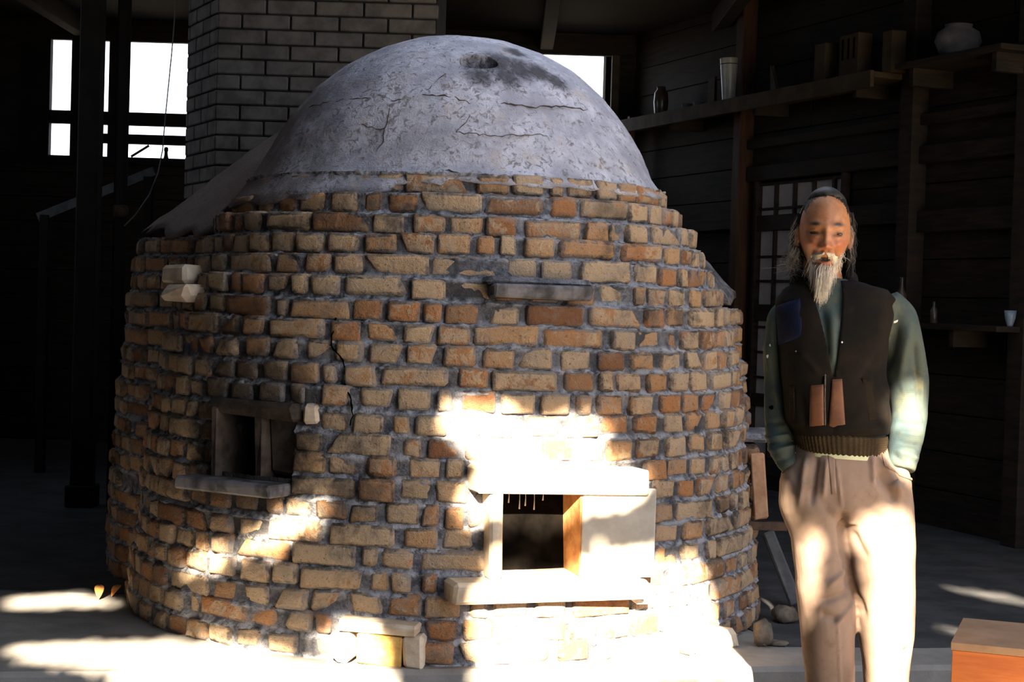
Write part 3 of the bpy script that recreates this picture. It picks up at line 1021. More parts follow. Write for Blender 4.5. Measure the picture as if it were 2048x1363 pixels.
# knocked-out hollow beside the port with a loose half brick in it
S, sphi, sR = local_frame(624, 826)
kpart('brick', S, (-0.03, -0.012, kiln_hit(620, 848).z), (0.022, 0.06, kiln_hit(620, 808).z), FIRESLAB, 16, ch=0.012, jit=0.008)

# ---- small stoke hole at the foot
T, tphi, tR = local_frame(757, 1300)
def tt(px, py):
    org = KC + T.translation
    nrm = T.to_3x3() @ Vector((0, -1, 0)); tx = T.to_3x3() @ Vector((1, 0, 0))
    o = Vector((0, 0, CAM_Z)); d = ray(px, py)
    t = (org + nrm * 0.03 - o).dot(nrm) / d.dot(nrm)
    p = o + d * t
    return (p - org).dot(tx), p.z
def tpart(name, px0, px1, py0, py1, out, back, mat, seed, **k):
    t0, z1 = tt(px0, (py0 + py1) / 2)[0], tt((px0 + px1) / 2, py0)[1]
    t1, z0 = tt(px1, (py0 + py1) / 2)[0], max(0.0, tt((px0 + px1) / 2, py1)[1])
    return kpart(name, T, (t0, -out, z0), (t1, back, z1), mat, seed, **k)
tpart('stoke_lintel', 678, 836, 1242, 1266, 0.05, 0.12, FIRESLAB, 21, ch=0.006, jit=0.004, rot=(0, 0.04, 0))
tpart('stoke_jamb', 667, 706, 1264, 1342, 0.05, 0.12, CEMENT, 22, ch=0.012, jit=0.007)
tpart('stoke_jamb', 804, 846, 1270, 1342, 0.045, 0.12, FIRESLAB, 23, ch=0.008, jit=0.006)
tpart('stoke_plug', 712, 801, 1268, 1342, 0.035, 0.03, YELLOWFIRE, 24, ch=0.005, jit=0.005, rot=(0.10, 0.05, 0))

# ---- shelf slab on the upper front, pale bricks on the left, foot blocks on the right
U, uphi, uR = local_frame(1077, 585)
p0 = kiln_hit(1077, 598); p1 = kiln_hit(1077, 572)
kpart('shelf_slab', U, (-0.175, -0.075, p0.z), (0.175, 0.06, p1.z), SOOTSLAB, 31, ch=0.012, jit=0.006, rot=(0, 0.008, 0))
kpart('shelf_fillet', U, (-0.19, -0.030, p1.z - 0.004), (0.19, 0.06, p1.z + 0.030), MORTAR, 32, ch=0.020, jit=0.006)
for i, (px, py) in enumerate(((372, 548), (370, 588))):
    V, vphi, vR = local_frame(392, py, 0.0)
    zc = kiln_hit(400, py).z
    kpart('brick', V, (-0.12, -0.09, zc - 0.032), (0.03, 0.10, zc + 0.032), FIRESLAB, 40 + i, ch=0.008 + 0.01 * i, jit=0.005, rot=(0, 0, 0.35))
for i, (px0, px1, py0, py1, out, mat) in enumerate(((1300, 1345, 1262, 1338, 0.05, CEMENT), (1345, 1368, 1252, 1336, 0.07, FIRESLAB), (1368, 1452, 1258, 1336, 0.075, FIRESLAB), (1312, 1346, 1222, 1262, 0.03, FIRESLAB))):
    V, vphi, vR = local_frame((px0 + px1) / 2, (py0 + py1) / 2)
    w = (px1 - px0) / 610.0 / max(0.5, math.cos(vphi))
    z1 = kiln_hit((px0 + px1) / 2, py0).z; z0 = max(0.0, kiln_hit((px0 + px1) / 2, py1).z if kiln_hit((px0 + px1) / 2, py1) else 0.0)
    kpart('foot_block', V, (-w / 2, -out, z0), (w / 2, 0.08, z1), mat, 50 + i, ch=0.012, jit=0.006)
# ------------------------------------------------------------------ added tree behind the viewer, unseen: gaps shaped to throw the sun patches
S_U = Vector((math.cos(SUN_AZ), math.sin(SUN_AZ), 0.0))
S_V = TO_SUN.cross(S_U); S_V = S_V if S_V.z > 0 else -S_V
def uv(p): return (p.dot(S_U), p.dot(S_V))
MAN_Y = 4.70
def surf(px, py, kind):
    if kind == 'k':
        p = kiln_hit(px, py)
        if p is None or p.z < 0: p = on_z(px, py, 0.0)
        return p
    if kind == 'f': return on_z(px, py, 0.0)
    return at(px, py, MAN_Y - 0.11)
GAPS = [
    ('k', [(892, 850), (910, 828), (960, 812), (1005, 815), (1035, 848), (1075, 858), (1100, 842), (1130, 838), (1150, 860), (1190, 836), (1212, 860), (1190, 882), (1215, 925), (1300, 955),
           (1270, 1005), (1250, 1024), (1160, 1026), (1000, 1028), (960, 1040), (925, 1032), (925, 1000), (950, 960), (985, 915), (920, 890)]),
    ('k', [(978, 1122), (1000, 1112), (1160, 1138), (1215, 1130), (1320, 1120), (1395, 1126), (1412, 1160), (1415, 1210), (1440, 1235), (1452, 1290), (1400, 1330), (1200, 1337), (955, 1337), (948, 1215), (990, 1165)]),
    ('f', [(950, 1336), (1200, 1334), (1400, 1325), (1455, 1302), (1484, 1304), (1488, 1330), (1470, 1345), (950, 1354)]),
    ('k', [(480, 1088), (530, 1052), (590, 1022), (638, 1004), (645, 1030), (600, 1062), (540, 1085), (490, 1108)]),
    ('k', [(370, 1140), (400, 1100), (440, 1095), (440, 1130)]),
    ('k', [(660, 1275), (690, 1245), (750, 1262), (772, 1337), (668, 1330)]),
    ('f', [(20, 1192), (150, 1188), (200, 1196), (238, 1212), (20, 1212)]),
    ('f', [(20, 1292), (250, 1282), (420, 1280), (520, 1304), (640, 1326), (740, 1350), (800, 1356), (760, 1375), (500, 1375), (300, 1366), (170, 1335), (20, 1310)]),
    ('f', [(1890, 1176), (1960, 1180), (2060, 1202), (2060, 1210), (1950, 1192)]),
    ('f', [(1870, 1258), (1930, 1262), (1968, 1272), (1950, 1276)]),
    ('m', [(1788, 802), (1808, 770), (1838, 774), (1842, 824), (1806, 842)]),
    ('m', [(1836, 748), (1862, 758), (1876, 800), (1868, 862), (1842, 850)]),
    ('m', [(1784, 888), (1836, 874), (1842, 950), (1800, 938)]),
    ('m', [(1718, 1048), (1760, 1040), (1806, 1036), (1840, 1056), (1842, 1400), (1742, 1400), (1748, 1200), (1736, 1100)]),
    ('m', [(1586, 1096), (1646, 1084), (1636, 1140), (1620, 1190), (1604, 1240), (1584, 1232)]),
]
POLY = []
for kind, pts in GAPS:
    q = [uv(surf(x, y, kind)) for x, y in pts]
    POLY.append((q, min(a for a, b in q), max(a for a, b in q), min(b for a, b in q), max(b for a, b in q)))
def seg_d2(x, y, a, b):
    dx, dy = b[0] - a[0], b[1] - a[1]
    t = max(0.0, min(1.0, ((x - a[0]) * dx + (y - a[1]) * dy) / (dx * dx + dy * dy + 1e-12)))
    return (x - a[0] - t * dx) ** 2 + (y - a[1] - t * dy) ** 2
def in_gap(u, v, mgn):
    for q, u0, u1, v0, v1 in POLY:
        if u < u0 - mgn or u > u1 + mgn or v < v0 - mgn or v > v1 + mgn: continue
        c = False
        j = len(q) - 1
        for i in range(len(q)):
            if (q[i][1] > v) != (q[j][1] > v) and u < (q[j][0] - q[i][0]) * (v - q[i][1]) / (q[j][1] - q[i][1]) + q[i][0]:
                c = not c
            j = i
        if c: return True
        if mgn > 0 and any(seg_d2(u, v, q[i - 1], q[i]) < mgn * mgn for i in range(len(q))): return True
    return False
def gobo_tree():
    root = empty('gobo_tree', (2.9, -2.6, -0.15))
    tag(root, 'added unseen tree behind the viewer, crown shaped to cast the sun patches', 'tree')
    o0 = root.location
    MB().tube([(0, 0, 0), (0.05, 0.02, 1.2), (-0.1, 0.0, 2.4), (-0.5, 0.1, 3.6), (-1.2, 0.2, 4.6)], [0.17, 0.14, 0.12, 0.10, 0.06], 10).build('trunk', BARK, root)
    r2 = random.Random(3)
    vs, fs = [], []
    n = 0
    ca, ce, se, sa = math.cos(SUN_AZ), math.cos(SUN_EL), math.sin(SUN_EL), math.sin(SUN_AZ)
    tries = 48000
    for _ in range(tries):
        u = r2.uniform(-2.4, 3.4)
        v = 0.5 + 5.9 * r2.random()
        s = r2.choice((0.07, 0.085, 0.10))
        e = 0.08 * noise.noise((u * 3, 0, 0))
        if v < 1.78 + e and u > 1.12: continue
        if (u < 0.4 and 3.6 + e < v < 4.85) or False: continue
        if in_gap(u, v, s * 0.6):
            s = r2.choice((0.03, 0.04))
            if in_gap(u, v, s * 0.5): continue
        w = (u * sa + v * ca * se + 1.5) / (ca * ce) + r2.random() * 0.8
        p = S_U * u + S_V * v + TO_SUN * w - Vector(o0)
        # leaf facing roughly the light
        nrm = (TO_SUN + Vector((r2.gauss(0, 0.45), r2.gauss(0, 0.45), r2.gauss(0, 0.45)))).normalized()
        a = nrm.cross(Vector((r2.gauss(0, 1), r2.gauss(0, 1), r2.gauss(0, 1)))).normalized()
        b = nrm.cross(a)
        vs += [p - a * s, p + b * s * 0.62 - a * s * 0.2, p + a * s * 1.1, p - b * s * 0.62 - a * s * 0.2]
        fs.append((n, n + 1, n + 2, n + 3)); n += 4
    me = bpy.data.meshes.new('foliage')
    me.from_pydata([tuple(p) for p in vs], [], fs)
    o = link('foliage', me, LEAFGREEN, root)
    o['kind'] = 'stuff'
gobo_tree()
# ------------------------------------------------------------------ the man
MY = MAN_Y
person = empty('person', (at(1690, 1200, MY).x, MY, -0.15))
tag(person, 'smiling bald-fronted person with long white beard, dark vest and tan corduroys, hands in pockets', 'person')
PO = Vector(person.location)
def mp(px, py, dy=0.0):                               # person coordinates of a point, dy metres behind his middle
    return at(px, py, MY + dy) - PO
def ring(c, a, b, n, yl=0.0, ex=2.3, squash=0.0):
    out = []
    for j in range(n):
        w = 2 * PI * j / n
        cx, sy = math.cos(w), math.sin(w)
        x = a * math.copysign(abs(cx) ** (2 / ex), cx)
        y = b * math.copysign(abs(sy) ** (2 / ex), sy)
        out.append(Vector((c.x + x, c.y + y, c.z + yl * x)))
    return out
def interp(tab, y):
    if y <= tab[0][0]: return tab[0][1:]
    for r0, r1 in zip(tab, tab[1:]):
        if y <= r1[0]:
            t = (y - r0[0]) / (r1[0] - r0[0])
            t2 = t * t * (3 - 2 * t)
            t = 0.5 * t + 0.5 * t2
            return tuple(p + (q - p) * t for p, q in zip(r0[1:], r1[1:]))
    return tab[-1][1:]
def loft(tab, rows, n, tilt=0.0, ex=2.3):
    """table rows: (py, left px, right px, half depth, dy)"""
    vs, fs = [], []
    y0, y1 = tab[0][0], tab[-1][0]
    for i in range(rows + 1):
        y = y0 + (y1 - y0) * i / rows
        l, r, b, dy = interp(tab, y)
        pl, pr = mp(l, y, dy), mp(r, y, dy)
        c = (pl + pr) / 2
        vs += ring(c, (pr - pl).length / 2, b, n, tilt, ex)
    for i in range(rows):
        for j in range(n):
            fs.append((i * n + j, (i + 1) * n + j, (i + 1) * n + (j + 1) % n, i * n + (j + 1) % n))
    return vs, fs
def capped(vs, fs, n):
    k = len(vs) // n
    return vs, fs + [tuple(range(n)), tuple((k - 1) * n + j for j in range(n - 1, -1, -1))]
def remesh(mb_list, voxel, smooth=4):
    m = MB()
    for vs, fs in mb_list: m.add(vs, fs)
    o = m.build('tmp', None)
    md = o.modifiers.new('r', 'REMESH'); md.mode = 'VOXEL'; md.voxel_size = voxel
    if smooth:
        s = o.modifiers.new('s', 'SMOOTH'); s.iterations = smooth; s.factor = 0.5
    bpy.context.view_layer.update()
    me = bpy.data.meshes.new_from_object(o.evaluated_get(bpy.context.evaluated_depsgraph_get()))
    bpy.data.objects.remove(o)
    return me
def ell(c, r, n=20, m=14, rot=None):
    vs, fs = [], []
    for i in range(m + 1):
        th = PI * i / m
        for j in range(n):
            w = 2 * PI * j / n
            p = Vector((r[0] * math.sin(th) * math.cos(w), r[1] * math.sin(th) * math.sin(w), r[2] * math.cos(th)))
            if rot: p = rot @ p
            vs.append(c + p)
    for i in range(m):
        for j in range(n):
            fs.append((i * n + j, (i + 1) * n + j, (i + 1) * n + (j + 1) % n, i * n + (j + 1) % n))
    return vs, fs
def tubev(pts, rs, n=14):
    m = MB().tube(pts, rs, n)
    return [Vector(p) for p in m.v], m.f
# folds: ridges or grooves along pixel lines, pushed along the viewing depth
def folds(me, lines, side=-1):
    L = [(mp(*a), mp(*b), amp, w) for a, b, amp, w in lines]
    N = [Vector(v.normal) for v in me.vertices]
    for v, nrm in zip(me.vertices, N):
        if nrm.y > 0.25: continue
        d = 0.0
        for a, b, amp, w in L:
            ax, az, bx_, bz = a.x, a.z, b.x, b.z
            dx, dz_ = bx_ - ax, bz - az
            ll = dx * dx + dz_ * dz_
            t = ((v.co.x - ax) * dx + (v.co.z - az) * dz_) / ll
            tc = max(0.0, min(1.0, t))
            q = (v.co.x - ax - tc * dx) ** 2 + (v.co.z - az - tc * dz_) ** 2
            if q < 9 * w * w:
                fade = min(1.0, 4 * min(tc + 0.05, 1.05 - tc))
                d += amp * math.exp(-q / (w * w)) * fade
        if d: v.co += nrm * d
def rough_it(me, amp, scale, seed=0.0):
    N = [Vector(v.normal) for v in me.vertices]
    for v, nrm in zip(me.vertices, N):
        q = v.co * scale + Vector((seed, seed, seed))
        q.z *= 0.7
        v.co += nrm * (amp * noise.fractal(q, 1.0, 2.0, 3))
def smooth_all(me):
    me.polygons.foreach_set('use_smooth', [True] * len(me.polygons))

# cloth and skin
def knit(name, c1, c2, c3, scale=9, fine=420, rough=0.95, bump=0.5, horiz=True, sheen=0.0):
    t = NT(name, rough, 0.1)
    n = t.noise(scale, 5, 0.6)
    c = t.mix(t.step(n, 0.36, 0.62), c1, c2)
    c = t.mix(t.math('MULTIPLY', t.step(t.noise(scale * 2.3, 4, 0.6), 0.55, 0.72), 0.7), c, c3)
    t.color(c)
    w = t.n('ShaderNodeTexWave', wave_type='BANDS', bands_direction='Z' if horiz else 'X')
    t.put(w.inputs['Vector'], t.pos)
    w.inputs['Scale'].default_value = fine / 6.28
    w.inputs['Distortion'].default_value = 0.6
    t.bump(t.math('ADD', w.outputs['Fac'], t.noise(160, 3, 0.6)), bump, 0.002)
    t.b.inputs['Sheen Weight'].default_value = sheen
    return t.m
SWEATER = knit('teal_sweatshirt', (0.036, 0.056, 0.064), (0.066, 0.080, 0.068), (0.105, 0.092, 0.048), 7, 700, bump=0.25)
VEST = knit('dark_knit_vest', (0.007, 0.0065, 0.006), (0.013, 0.010, 0.008), (0.018, 0.013, 0.009), 8, 1300, bump=0.5)
VESTRIB = knit('brown_rib_knit', (0.030, 0.021, 0.012), (0.048, 0.034, 0.019), (0.022, 0.015, 0.009), 8, 300, bump=0.4)
VESTDARK = knit('dark_rib_knit', (0.013, 0.010, 0.007), (0.022, 0.016, 0.010), (0.009, 0.007, 0.005), 8, 700, bump=0.8)
VESTBLUE = knit('navy_rib_patch', (0.006, 0.009, 0.026), (0.012, 0.018, 0.046), (0.025, 0.010, 0.016), 14, 900, horiz=False)
CORDS = knit('tan_corduroy', (0.19, 0.135, 0.105), (0.24, 0.172, 0.138), (0.165, 0.115, 0.088), 6, 1500, bump=0.25, horiz=False)
LEATHER = simple('brown_leather', (0.085, 0.032, 0.014), (0.14, 0.058, 0.026), 16, 0.6, 0.4, 120, bd=0.002)
SHIRT = simple('pale_green_undershirt', (0.42, 0.44, 0.28), (0.5, 0.52, 0.34), 20, 0.9, 0.2, 100)
ZIP = simple('dull_zip_metal', (0.10, 0.09, 0.08), (0.18, 0.16, 0.14), 200, 0.4, 0.3, 300)
ZIP.node_tree.nodes['Principled BSDF'].inputs['Metallic'].default_value = 0.6
def skin_mat():
    t = NT('tanned_skin', 0.48, 0.4)
    r, g, b, col = t.attr('tint')
    n = t.noise(60, 4, 0.6)
    c = t.mix(t.step(n, 0.35, 0.65), (0.30, 0.125, 0.055), (0.37, 0.165, 0.078))
    c = t.mix(r, c, (0.34, 0.075, 0.040))            # cheeks, nose, lips
    c = t.mix(g, c, (0.035, 0.026, 0.022))           # brows; shade painted into mouth, nostrils, folds and sockets
    t.color(c)
    t.bump(t.noise(220, 4, 0.6), 0.25, 0.0015)
    t.b.inputs['Subsurface Weight'].default_value = 0.06
    t.b.inputs['Subsurface Radius'].default_value = (0.01, 0.004, 0.002)
    return t.m
SKIN = skin_mat()
HAIRDARK = simple('black_hair', (0.010, 0.009, 0.009), (0.025, 0.022, 0.021), 30, 0.6, 0)
HAIRGREY = simple('grey_hair', (0.20, 0.19, 0.19), (0.34, 0.32, 0.31), 30, 0.6, 0)
HAIRWHITE = simple('white_beard_hair', (0.62, 0.56, 0.47), (0.80, 0.74, 0.65), 40, 0.6, 0)
EYE = simple('dark_eye', (0.012, 0.008, 0.006), (0.02, 0.012, 0.008), 30, 0.15, 0, spec=0.6)

# ---- head: a sculpted surface
HC = mp(1649, 464, -0.015)
HROT = Matrix.Rotation(math.radians(-7), 3, 'Z') @ Matrix.Rotation(math.radians(1.5), 3, 'Y') @ Matrix.Rotation(math.radians(3), 3, 'X')
def g2(x, z, cx, cz, sx, sz):
    return math.exp(-((x - cx) / sx) ** 2 - ((z - cz) / sz) ** 2)
def head_local(d):
    x, y, z = 0.071 * d.x, 0.097 * d.y, 0.121 * d.z
    if z < 0:
        k = (-z / 0.121)
        x *= 1 - 0.30 * k ** 1.6
        y = y * (1 - 0.08 * k) - 0.012 * k
    else:
        k = z / 0.121
        x *= 1 + 0.06 * k * (1 - k)
    if d.y < 0.05:
        f = min(1.0, -d.y / 0.25 + 0.2)
        q = 0.0
        ax = abs(x)
        q += 0.009 * g2(ax, z, 0.0, -0.008, 0.009, 0.030)          # bridge
        q += 0.024 * g2(ax, z, 0.0, -0.038, 0.0135, 0.0135)         # tip
        q += 0.014 * g2(ax, z, 0.0160, -0.0425, 0.0080, 0.0080)     # wings
        q -= 0.004 * g2(ax, z, 0.008, -0.052, 0.005, 0.004)
        q += 0.0075 * g2(ax, z, 0.030, 0.021, 0.021, 0.0085)        # brow
        q -= 0.0105 * g2(ax, z, 0.0305, -0.001, 0.018, 0.0100)      # socket
        q += 0.0040 * g2(ax, z, 0.031, 0.0045, 0.013, 0.0035)       # upper lid
        q += 0.0055 * g2(ax, z, 0.031, -0.0105, 0.014, 0.0045)      # lower lid bag
        q += 0.0125 * g2(ax, z, 0.040, -0.031, 0.016, 0.0135)        # smiling cheek
        q -= 0.0085 * g2(ax - 0.35 * (-0.045 - z), z, 0.0245, -0.056, 0.0045, 0.018)  # nose-to-mouth fold
        q += 0.006 * g2(ax, z, 0.0, -0.066, 0.024, 0.009)           # upper lip mound
        q -= 0.014 * g2(ax, z - 6.0 * ax * ax, 0.0, -0.0745, 0.022, 0.0055)         # mouth
        q += 0.006 * g2(ax, z, 0.0, -0.083, 0.016, 0.005)           # lower lip
        q += 0.009 * g2(ax, z, 0.0, -0.106, 0.020, 0.012)           # chin
        q -= 0.003 * g2(ax, z, 0.062, 0.012, 0.012, 0.02)           # temple
        y -= q * f
    return Vector((x, y, z))
def head_mesh():
    nu, nv = 150, 120
    vs, fs = [], []
    for i in range(nv + 1):
        th = PI * i / nv
        for j in range(nu):
            w = 2 * PI * j / nu
            d = Vector((math.sin(th) * math.cos(w), math.sin(th) * math.sin(w), math.cos(th)))
            vs.append(HC + HROT @ head_local(d))
    for i in range(nv):
        for j in range(nu):
            fs.append((i * nu + j, (i + 1) * nu + j, (i + 1) * nu + (j + 1) % nu, i * nu + (j + 1) % nu))
    return vs, fs
def hl_(x, y, z): return HC + HROT @ Vector((x, y, z))
def face_y(x, z):                                     # depth of the face surface at a place on it
    best = None
    s = max(-1, min(1, z / 0.121))
    lo, hi = -1.0, 1.0
    c = math.sqrt(max(0, 1 - s * s))
    for _ in range(24):
        m = (lo + hi) / 2
        d = Vector((m * c, -math.sqrt(max(0, 1 - m * m)) * c, s))
        if head_local(d).x < x: lo = m
        else: hi = m
    return head_local(d).y
def fp(x, z, out=0.0): return hl_(x, face_y(x, z) - out, z)

# ---- body under the clothes, one skin with the head
sh_l, sh_r = mp(1590, 622, 0.01), mp(1766, 618, 0.01)
el_l, el_r = mp(1552, 790, 0.07), mp(1822, 790, 0.07)
wr_l, wr_r = mp(1592, 918, 0.0), mp(1796, 925, 0.0)
hp_l, hp_r = mp(1630, 960, 0.0), mp(1752, 960, 0.0)
kn_l, kn_r = mp(1652, 1230, -0.01), mp(1770, 1230, -0.01)
an_l, an_r = mp(1664, 1515, 0.04), mp(1772, 1515, 0.04)
pieces = [head_mesh()]
for s in (-1, 1):
    pieces.append(ell(hl_(0.072 * s, 0.012, -0.016), (0.010, 0.018, 0.032), 14, 10, HROT @ Matrix.Rotation(0.35 * s, 3, 'Z')))
for s in (-1, 1):
    pieces.append(tubev([fp(s * x, z, o) for x, z, o in ((0.049, -0.006, -0.004), (0.041, 0.0035, -0.001), (0.031, 0.0065, 0.0005), (0.022, 0.0035, -0.001), (0.015, -0.004, -0.003))], [0.002, 0.0042, 0.0048, 0.0042, 0.002], 8))
    pieces.append(tubev([fp(s * x, z, o) for x, z, o in ((0.047, -0.008, -0.003), (0.039, -0.0115, -0.001), (0.031, -0.0130, -0.0005), (0.023, -0.0118, -0.001), (0.017, -0.008, -0.003))], [0.002, 0.0036, 0.004, 0.0036, 0.002], 8))
pieces.append(tubev([fp(x, z, 0.0015) for x, z in ((-0.027, -0.0700), (-0.018, -0.0800), (-0.008, -0.0850), (0.0, -0.0860), (0.008, -0.0850), (0.018, -0.0800), (0.027, -0.0700))], [0.002, 0.004, 0.005, 0.0052, 0.005, 0.004, 0.002], 8))
neck0 = mp(1652, 590, 0.03)
pieces.append(tubev([hl_(0, 0.03, -0.04), hl_(0, 0.032, -0.10), neck0, neck0 + Vector((0, 0, -0.06))], [0.055, 0.052, 0.058, 0.075], 18))
pieces.append(capped(*loft([(565, 1612, 1700, 0.045, 0.02), (600, 1590, 1765, 0.068, 0.015), (680, 1585, 1765, 0.095, 0.01), (800, 1598, 1760, 0.09, 0.005), (900, 1596, 1768, 0.09, 0.0), (975, 1592, 1790, 0.095, 0.0), (1010, 1600, 1785, 0.085, 0.0)], 20, 24), 24))
for tab in (((1598, 622, 0.02), (1572, 650, 0.024), (1558, 700, 0.035), (1552, 770, 0.05), (1553, 830, 0.045), (1560, 885, 0.01), (1574, 915, -0.02)),
            ((1762, 620, 0.02), (1792, 645, 0.024), (1808, 695, 0.035), (1817, 770, 0.05), (1818, 830, 0.04), (1812, 880, 0.005), (1800, 925, -0.02))):
    pieces.append(tubev([mp(*q) for q in tab], [0.030, 0.030, 0.029, 0.027, 0.025, 0.023, 0.021], 14))
for h, k, a in ((hp_l, kn_l, an_l), (hp_r, kn_r, an_r)):
    pieces.append(tubev([h, (h + k) / 2, k, k * 0.6 + a * 0.4 + Vector((0, 0.015, 0)), a], [0.075, 0.066, 0.050, 0.048, 0.034], 14))
# hands, closed loosely inside the pockets
for w, s in ((wr_l, 1), (wr_r, -1)):
    fwd = Vector((0.30 * s, -0.12, -0.94)).normalized()
    side = Vector((0, -1, 0))
    palm = w + fwd * 0.05
    pieces.append(ell(palm, (0.016, 0.040, 0.050), 14, 10))
    for i, ln in enumerate((0.066, 0.074, 0.068, 0.054)):
        r0 = palm + fwd * 0.036 + side * (0.028 - 0.019 * i)
        k1 = r0 + fwd * ln * 0.5 + Vector((0.006 * s, 0, 0))
        pieces.append(tubev([r0 - fwd * 0.02, r0, k1, k1 + fwd * ln * 0.32 + Vector((0.014 * s, 0, 0))], [0.0095, 0.0092, 0.0085, 0.007], 8))
    r0 = palm + side * 0.034 - fwd * 0.018
    pieces.append(tubev([r0 - side * 0.01, r0 + fwd * 0.02 + side * 0.012, r0 + fwd * 0.05 + side * 0.016], [0.011, 0.010, 0.008], 8))
# feet
for a in (an_l, an_r):
    pieces.append(ell(Vector((a.x, a.y - 0.06, 0.04)), (0.038, 0.11, 0.035), 14, 10))
    pieces.append(tubev([a, Vector((a.x, a.y, 0.05))], [0.034, 0.036], 12))
body_me = remesh(pieces, 0.0034, 1)
tint = body_me.attributes.new('tint', 'FLOAT_COLOR', 'POINT')
inv = HROT.inverted()
cols = []
for v in body_me.vertices:
    q = inv @ (v.co - HC)
    r = g = 0.0
    if q.y < 0.02 and abs(q.z) < 0.14:
        ax = abs(q.x)
        r = 0.55 * g2(ax, q.z, 0.040, -0.032, 0.022, 0.020) + 0.5 * g2(ax, q.z, 0.0, -0.042, 0.014, 0.012) + 0.85 * g2(ax, q.z - 10.0 * ax * ax, 0.0, -0.086, 0.020, 0.0045)
        g = 1.3 * g2(ax, q.z + 6.0 * (ax - 0.030) ** 2, 0.031, 0.0235, 0.0150, 0.0052) + 1.5 * g2(ax, q.z - 7.0 * ax * ax, 0.0, -0.0755, 0.021, 0.0060)
        g += 0.9 * g2(ax, q.z, 0.0085, -0.0515, 0.0045, 0.0032) + 0.55 * g2(ax - 0.35 * (-0.045 - q.z), q.z, 0.0255, -0.056, 0.0025, 0.014) + 0.5 * g2(ax, q.z, 0.031, -0.002, 0.019, 0.007)
    cols += [min(1, r), min(1, g), 0.0, 1.0]
tint.data.foreach_set('color', cols)
smooth_all(body_me)
body_me.materials.clear()
body = link('body', body_me, SKIN, person)
for s in (-1, 1):
    vs, fs = ell(fp(0.031 * s, -0.0030, -0.0008), (0.0145, 0.0050, 0.0052), 16, 10, HROT)
    MB().add(vs, fs).build('eye', EYE, body, True)

# ---- trousers
tr = [capped(*loft([(884, 1590, 1772, 0.105, 0.0), (905, 1586, 1776, 0.110, 0.0), (935, 1570, 1795, 0.118, 0.0), (970, 1559, 1820, 0.122, 0.0), (1010, 1557, 1826, 0.118, 0.0), (1040, 1572, 1824, 0.10, 0.0)], 24, 40), 40)]
LEGL = [(960, 1562, 1690, 0.105, 0.0), (1010, 1557, 1682, 0.112, -0.002), (1080, 1582, 1690, 0.105, -0.004), (1160, 1592, 1702, 0.098, -0.01), (1240, 1599, 1710, 0.092, -0.01), (1363, 1612, 1708, 0.085, 0.005), (1560, 1622, 1700, 0.078, 0.03)]
LEGR = [(960, 1675, 1820, 0.110, 0.0), (1010, 1664, 1826, 0.112, -0.002), (1080, 1680, 1829, 0.106, -0.004), (1160, 1699, 1829, 0.100, -0.01), (1240, 1713, 1828, 0.094, -0.01), (1363, 1727, 1815, 0.086, 0.005), (1560, 1734, 1806, 0.078, 0.03)]
tr.append(capped(*loft(LEGL, 40, 32), 32)); tr.append(capped(*loft(LEGR, 40, 32), 32))
# hands bulge the pockets
tr.append(ell(mp(1585, 965, -0.02), (0.035, 0.055, 0.06))); tr.append(ell(mp(1795, 970, -0.02), (0.040, 0.060, 0.065)))
tm = remesh(tr, 0.005, 3)
rough_it(tm, 0.004, 9.0, 3.0)
folds(tm, [((1655, 905), (1668, 1010), 0.0043, 0.0036), ((1605, 905), (1585, 1010), 0.0116, 0.0072), ((1622, 900), (1608, 1000), -0.0116, 0.0090), ((1640, 905), (1632, 985), 0.0087, 0.0072),
           ((1727, 900), (1730, 960), 0.0116, 0.0072), ((1745, 905), (1790, 985), 0.0145, 0.0108), ((1735, 930), (1775, 1000), -0.0145, 0.0126),
           ((1668, 1010), (1678, 1110), -0.0174, 0.0126), ((1680, 1110), (1690, 1170), -0.0145, 0.0126),
           ((1640, 1160), (1690, 1120), 0.0101, 0.0090), ((1625, 1190), (1690, 1170), -0.0116, 0.0108), ((1655, 1235), (1700, 1190), 0.0101, 0.0072), ((1625, 1215), (1665, 1225), -0.0087, 0.0126),
           ((1700, 1090), (1712, 1190), 0.0101, 0.0090), ((1690, 1050), (1720, 1110), -0.0101, 0.0108), ((1700, 1150), (1720, 1230), -0.0087, 0.0090), ((1800, 1280), (1795, 1340), -0.0174, 0.0108),
           ((1660, 1220), (1672, 1380), 0.0036, 0.0027), ((1735, 1040), (1810, 1030), 0.0087, 0.0126), ((1720, 1010), (1790, 1060), -0.0087, 0.0144)])
smooth_all(tm); tm.materials.clear()
trousers = link('trousers', tm, CORDS, person)
